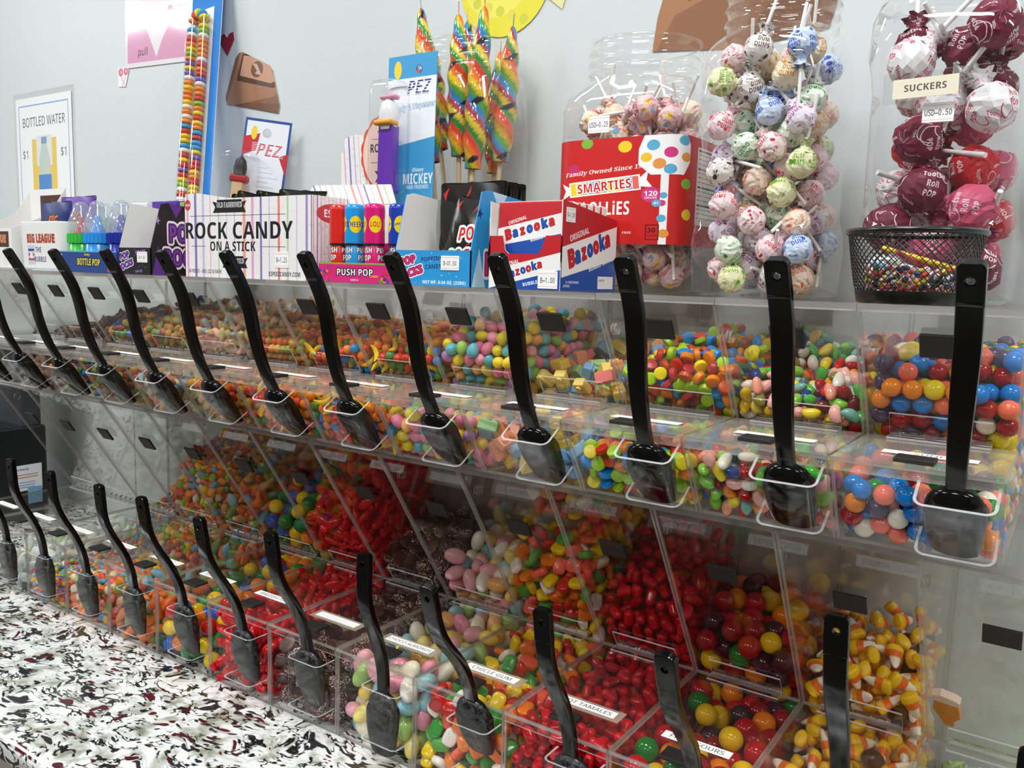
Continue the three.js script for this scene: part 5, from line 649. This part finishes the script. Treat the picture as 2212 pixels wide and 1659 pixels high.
{ // dispenser pack, red and skin-toned
  const t = thing('dispenser_pack', 'white and blue blister card leaning on the wall behind the striped box', 'blister pack', [-1.127, SH, -0.3], 0.45); t.rotation.z = -0.1; t.rotation.x = -0.06;
  const art = P(384, 1024, (g, W, H) => { g.fillStyle = '#e9edf2'; g.fillRect(0, 0, W, H); g.strokeStyle = '#2a4a9a'; g.lineWidth = 22; g.strokeRect(6, 6, W - 12, H - 12); poly(g, [[0, H * 0.12], [W * 0.35, H * 0.09], [W * 0.3, H * 0.2], [0, H * 0.24]], '#c22a3a'); poly(g, [[W, H * 0.2], [W * 0.8, H * 0.22], [W, H * 0.34]], '#c22a3a'); disc(g, W * 0.22, H * 0.09, 26, '#f2d23a', 44); text(g, 'PEZ', W * 0.55, H * 0.19, 110, '#c22a3a', { stroke: '#f6f6f6', sw: 8, italic: true, sx: 1.1 }); for (let k = 0; k < 8; k++) { g.fillStyle = '#e9edf2'; g.fillRect(W * 0.2, H * (0.15 + k * 0.011), W * 0.7, 4); } g.fillStyle = '#c9d2de'; for (let i = 0; i < 16; i++) g.fillRect(W * 0.4, H * (0.3 + i * 0.03), W * (0.2 + 0.3 * ((i * 7) % 5) / 5), 8); });
  obj('card', sheet(rectPts(-0.042, 0, 0.042, 0.27), 0.0012, [[0, 0.247, 0.008]]), [art, mat(0x2a4a9a, 0.5)], t);
  obj('bubble', skin([[0.09, 0.6], [0.092, 1], [0.195, 1], [0.208, 0.88], [0.21, 0.4]].map(([y, k]) => ring(0.03 * k, 0.02 * k, y, 32, 4, -0.03, 0.022))), BLISTER, t);
  obj('stem', rbox(0.02, 0.07, 0.015, 0.002, -0.03, 0.125, 0.02, 2), mat(0xd8b48a, 0.35), t); obj('torso', rbox(0.032, 0.014, 0.018, 0.005, -0.03, 0.162, 0.021, 2), mat(0xa81f26, 0.35), t);
  obj('head', skin([ring(0.01, 0.008, 0.168, 20, 2, -0.03, 0.022), ring(0.0115, 0.0095, 0.18, 20, 2, -0.03, 0.022), ring(0.009, 0.0075, 0.193, 20, 2, -0.03, 0.022), ring(0.003, 0.003, 0.199, 20, 2, -0.03, 0.022)], { caps: true }), mat(0x2a2424, 0.45), t);
}
{ // long card of candy bead necklaces leaning against the wall
  const t = thing('necklace_card', 'tall blue card of candy bead necklaces leaning against the wall', 'necklace card', [-1.237, SH + 0.001, -0.262]); t.rotation.set(-0.16, 0, 0.09);
  obj('card', sheet(rectPts(-0.045, 0, 0.042, 0.56), 0.0014), [mat(0x1f7fd0, 0.35), mat(0xe9f0f4, 0.5)], t); obj('inset', box(0.058, 0.47, 0.0006, -0.008, 0.25, 0.002), mat(0xe9edf0, 0.4), t);
  const cs = ['#d23a2a', '#f2cf1a', '#8fbf2a', '#f08a1e', '#3f9fd0', '#f0ece2', '#7a5fb0', '#f2cf1a', '#f08a1e', '#d23a2a'], bead = new THREE.LatheGeometry([[0.002, -0.0042], [0.0072, -0.0038], [0.0092, -0.0016], [0.0092, 0.0016], [0.0072, 0.0038], [0.002, 0.0042]].map(p => new THREE.Vector2(...p)), 16), R = rng(8);
  for (const s of [-1, 1]) for (let i = 0; i < 46; i++) { const o = obj('bead', bead, mat(cs[Math.floor(R() * 10)], 0.5), t); o.position.set(-0.008 + s * 0.0165, 0.045 + i * 0.0089, 0.012); }
  for (let i = 0; i < 5; i++) { const a = (i + 0.5) / 5 * Math.PI, o = obj('bead', bead, mat(cs[(i * 3 + 1) % 10], 0.5), t); o.position.set(-0.008 + Math.cos(a) * 0.0165, 0.457 + Math.sin(a) * 0.016, 0.012); o.rotation.z = a; }
  for (const s of [-1, 1]) { const q = obj('tube', new THREE.CylinderGeometry(0.0108, 0.0108, 0.43, 20, 1, true), PET, t); q.position.set(-0.008 + s * 0.0165, 0.25, 0.012); }
  obj('cord', [box(0.001, 0.42, 0.001, 0.0085, 0.25, 0.012), box(0.001, 0.42, 0.001, -0.0245, 0.25, 0.012)], mat(0xf0eee8, 0.6), t);
}
const onWall = (name, label, category, pts, thick, face, edge, x, y, z = WALL + 0.001, turn = 0) => { const o = obj(name, sheet(pts, thick), [face, edge]); o.position.set(x, y, z); o.rotation.z = turn; tag(o, label, category); return o; };
{
  const w = 0.262, h = 0.36, sign = thing('price_notice', 'laminated bottled water notice with blue border on the wall', 'notice', [-1.905, 0.755, WALL + 0.001]);
  obj('laminate', box(w, h, 0.001), PET, sign);
  obj('paper', box(w - 0.022, h - 0.026, 0.0006, 0, 0, 0.0008), [CARD, CARD, CARD, CARD, P(768, 1072, (g, W, H) => { g.fillStyle = '#f0f2f0'; g.fillRect(0, 0, W, H); g.strokeStyle = '#8fa4d8'; g.lineWidth = 9; g.strokeRect(44, 56, W - 88, H - 112); text(g, 'BOTTLED WATER', W * 0.5, H * 0.165, 92, '#4c5056', { bold: false, sx: 0.86 }); text(g, '$1', W * 0.16, H * 0.38, 84, '#4c5056', { bold: false }); text(g, '$1', W * 0.85, H * 0.38, 84, '#4c5056', { bold: false });
    g.fillStyle = '#e9c860'; g.fillRect(W * 0.28, H * 0.28, W * 0.44, H * 0.58); g.fillStyle = '#dfe2dc'; g.fillRect(W * 0.36, H * 0.26, W * 0.28, H * 0.2); g.fillStyle = '#9ab4dc'; g.fillRect(W * 0.28, H * 0.72, W * 0.44, H * 0.14); g.fillStyle = '#7f9cc0'; g.fillRect(W * 0.45, H * 0.27, W * 0.1, H * 0.045); poly(g, [[W * 0.455, H * 0.315], [W * 0.545, H * 0.315], [W * 0.6, H * 0.43], [W * 0.6, H * 0.84], [W * 0.4, H * 0.84], [W * 0.4, H * 0.43]], '#c4cfc4'); g.fillStyle = '#4f8acb'; g.fillRect(W * 0.385, H * 0.52, W * 0.23, H * 0.13); }, 0.3), CARD], sign);
  onWall('wall_poster', 'pink and white sweet shop poster with a glossy sheen', 'poster', rectPts(-0.125, -0.1, 0.125, 0.12), 0.001, printed(768, 672, (g, W, H) => { g.fillStyle = '#f6f0f1'; g.fillRect(0, 0, W, H); g.fillStyle = '#e7a9c6'; g.fillRect(W * 0.03, H * 0.52, W * 0.94, H * 0.44); poly(g, [[W * 0.25, H * 0.5], [W * 0.72, H * 0.5], [W * 0.5, H * 0.78], [W * 0.42, H * 0.93], [W * 0.3, H * 0.7]], '#f8eef2'); disc(g, W * 0.13, H * 0.6, 50, '#e8b8a0'); disc(g, W * 0.12, H * 0.35, 60, '#cfd8ee', 30); disc(g, W * 0.6, H * 0.55, 26, '#d87a9a'); text(g, 'pull', W * 0.24, H * 0.87, 62, '#4a3a40', { bold: false }); text(g, 'all', W * 0.86, H * 0.62, 60, '#b98aa8'); text(g, 'ww', W * 0.88, H * 0.06, 50, '#3a2a30'); text(g, 'A', W * 0.34, H * 0.2, 70, '#3a2a30', { font: 'serif' }); }, 0.08, { clearcoat: 1, clearcoatRoughness: 0.05 }), CARD, -1.447, 1.04, WALL + 0.001, -0.04);
  onWall('lolly_sticker', 'tiny pink crossed lollipops sticker under the poster', 'sticker', [[-0.02, -0.018], [0.004, -0.02], [0.018, 0.012], [0.01, 0.02], [-0.008, 0.018], [-0.02, 0.02], [-0.022, 0.005]], 0.0006, P(128, 128, (g, W, H) => { g.fillStyle = '#f2eef0'; g.fillRect(0, 0, W, H); disc(g, W * 0.28, H * 0.26, 26, '#d8607a'); disc(g, W * 0.74, H * 0.24, 26, '#d8607a'); disc(g, W * 0.28, H * 0.26, 12, '#f0a8b4'); disc(g, W * 0.74, H * 0.24, 12, '#f0a8b4'); g.strokeStyle = '#e0a8b0'; g.lineWidth = 8; g.beginPath(); g.moveTo(W * 0.3, H * 0.5); g.lineTo(W * 0.62, H * 0.95); g.moveTo(W * 0.7, H * 0.5); g.lineTo(W * 0.36, H * 0.95); g.stroke(); }), CARD, -1.583, 0.93);
  onWall('heart_sticker', 'small red heart sticker half hidden by the necklace card', 'sticker', [[0, -0.022], [0.02, 0.004], [0.018, 0.018], [0.006, 0.016], [0, 0.01], [-0.008, 0.018], [-0.02, 0.014], [-0.02, 0]], 0.0006, mat(0x9a1f34, 0.4), CARD, -1.253, 0.955);
  const choc = (flip) => P(640, 512, (g, W, H) => { g.fillStyle = '#8a6248'; g.fillRect(0, 0, W, H); poly(g, [[0, H], [W * 0.04, H * 0.72], [W, H * 0.86], [W, H]], '#7a5640'); poly(g, [[0, H * 0.8], [W * 0.3, 0], [W * 0.86, H * 0.1], [W, H * 0.66], [W * 0.92, H * 0.74]], '#a87a5c'); poly(g, [[W * 0.22, H * 0.42], [W * 0.34, H * 0.03], [W * 0.84, H * 0.14], [W * 0.97, H * 0.56], [W * 0.9, H * 0.62]], '#5f4434'); poly(g, [[W * 0.28, H * 0.35], [W * 0.36, H * 0.06], [W * 0.8, H * 0.15], [W * 0.92, H * 0.52], [W * 0.84, H * 0.54]], '#c89a7c'); disc(g, W * 0.6, H * 0.3, W * 0.11, '#7a5844', H * 0.12); poly(g, [[W * 0.52, H * 0.2], [W * 0.6, H * 0.32], [W * 0.56, H * 0.36], [W * 0.68, H * 0.4], [W * 0.6, H * 0.22]], '#d8ae92'); });
  const ch = choc(), white = mat(0xe9e6e0, 0.5);
  onWall('chocolate_decal', 'brown chocolate cup decal on the wall right of the necklace card', 'wall decal', [[-0.07, -0.018], [-0.04, 0.048], [-0.03, 0.056], [-0.02, 0.057], [0.052, 0.026], [0.06, 0.016], [0.078, -0.045], [0.074, -0.058], [0.064, -0.056], [-0.066, -0.03]], 0.0008, ch, white, -1.19, 0.878);
  const big = P(640, 512, (g, W, H) => { g.fillStyle = '#a9764f'; g.fillRect(0, 0, W, H); poly(g, [[0, H], [W * 0.12, H * 0.72], [W, H * 0.3], [W, H]], '#8f6140'); poly(g, [[W * 0.5, H], [W * 0.6, H * 0.75], [W, H * 0.5], [W, H]], '#7d5338'); poly(g, [[W * 0.1, H * 0.55], [W * 0.14, 0], [W, 0], [W, H * 0.2], [W * 0.2, H * 0.64]], '#5f4434'); poly(g, [[W * 0.18, H * 0.45], [W * 0.2, 0], [W, 0], [W, H * 0.12], [W * 0.26, H * 0.48]], '#c89468'); });
  onWall('chocolate_decal', 'large brown chocolate decal on the wall above the jars', 'wall decal', [[-0.1, -0.06], [-0.095, -0.02], [-0.078, 0.04], [-0.06, 0.1], [0.1, 0.11], [0.14, 0.02], [0.12, -0.06], [0.02, -0.07]], 0.0008, big, white, -0.302, 0.9);
  const yel = P(512, 512, (g, W, H) => { g.fillStyle = '#e8e02f'; g.fillRect(0, 0, W, H); disc(g, W * 0.42, H * 0.42, W * 0.4, '#f0e85a'); for (let i = 0; i < 16; i++) disc(g, W * (0.15 + 0.7 * ((i * 37) % 16) / 16), H * (0.12 + 0.8 * ((i * 23) % 16) / 16), 24, i % 2 ? '#d2d23a' : '#e2d84a'); }), cir = []; for (let i = 0; i < 40; i++) cir.push([Math.cos(i / 40 * 6.2832) * 0.078, Math.sin(i / 40 * 6.2832) * 0.078]);
  onWall('lollipop_decal', 'round yellow-green dotted sweet decal behind the rainbow lollipops', 'wall decal', cir, 0.0008, yel, mat(0xe8e8c0, 0.5), -0.637, 0.966);
  onWall('wrapper_end_decal', 'pointed yellow wrapper end of the dotted sweet decal', 'wall decal', [[-0.05, 0.03], [0.012, -0.018], [0.03, 0.04], [-0.01, 0.06]], 0.0008, mat(0xe6e2a0, 0.5), mat(0xe8e8c0, 0.5), -0.552, 0.93);
}
{ // dispenser machine past the end of the bins
  const t = thing('drink_machine', 'black and white countertop machine past the far end of the bins', 'machine', [-1.9, 0, -0.16]), bk = mat(0x0a0b0d, 0.35), wh = mat(0xe6e8e4, 0.4);
  obj('base', rbox(0.28, 0.2, 0.21, 0.008, 0, 0.1005, 0), bk, t); obj('splash_back', rbox(0.26, 0.22, 0.04, 0.006, 0, 0.3, -0.08), mat(0x3c4148, 0.4), t); obj('head', rbox(0.28, 0.2, 0.2, 0.02, 0, 0.49, 0.004, 4), wh, t);
  const cd = obj('notice', box(0.0008, 0.056, 0.06), [P(256, 224, (g, W, H) => { g.fillStyle = '#eef2f4'; g.fillRect(0, 0, W, H); text(g, 'Harmony', W * 0.28, H * 0.16, 30, '#3a4a7a', { italic: true }); g.fillStyle = '#d8826a'; for (const y of [0.36, 0.46]) g.fillRect(W * 0.12, H * y, W * 0.74, 9); g.fillStyle = '#7fa4c8'; for (const y of [0.66, 0.76, 0.85]) g.fillRect(W * 0.2, H * y, W * 0.55, 8); }), CARD, CARD, CARD, CARD, CARD], t); cd.position.set(0.1406, 0.09, -0.06);
  const cb = obj('notice', box(0.0008, 0.036, 0.03), mat(0x7fb0d0, 0.5), t); cb.position.set(0.1408, 0.05, -0.074);
}
renderer.render(scene, camera);
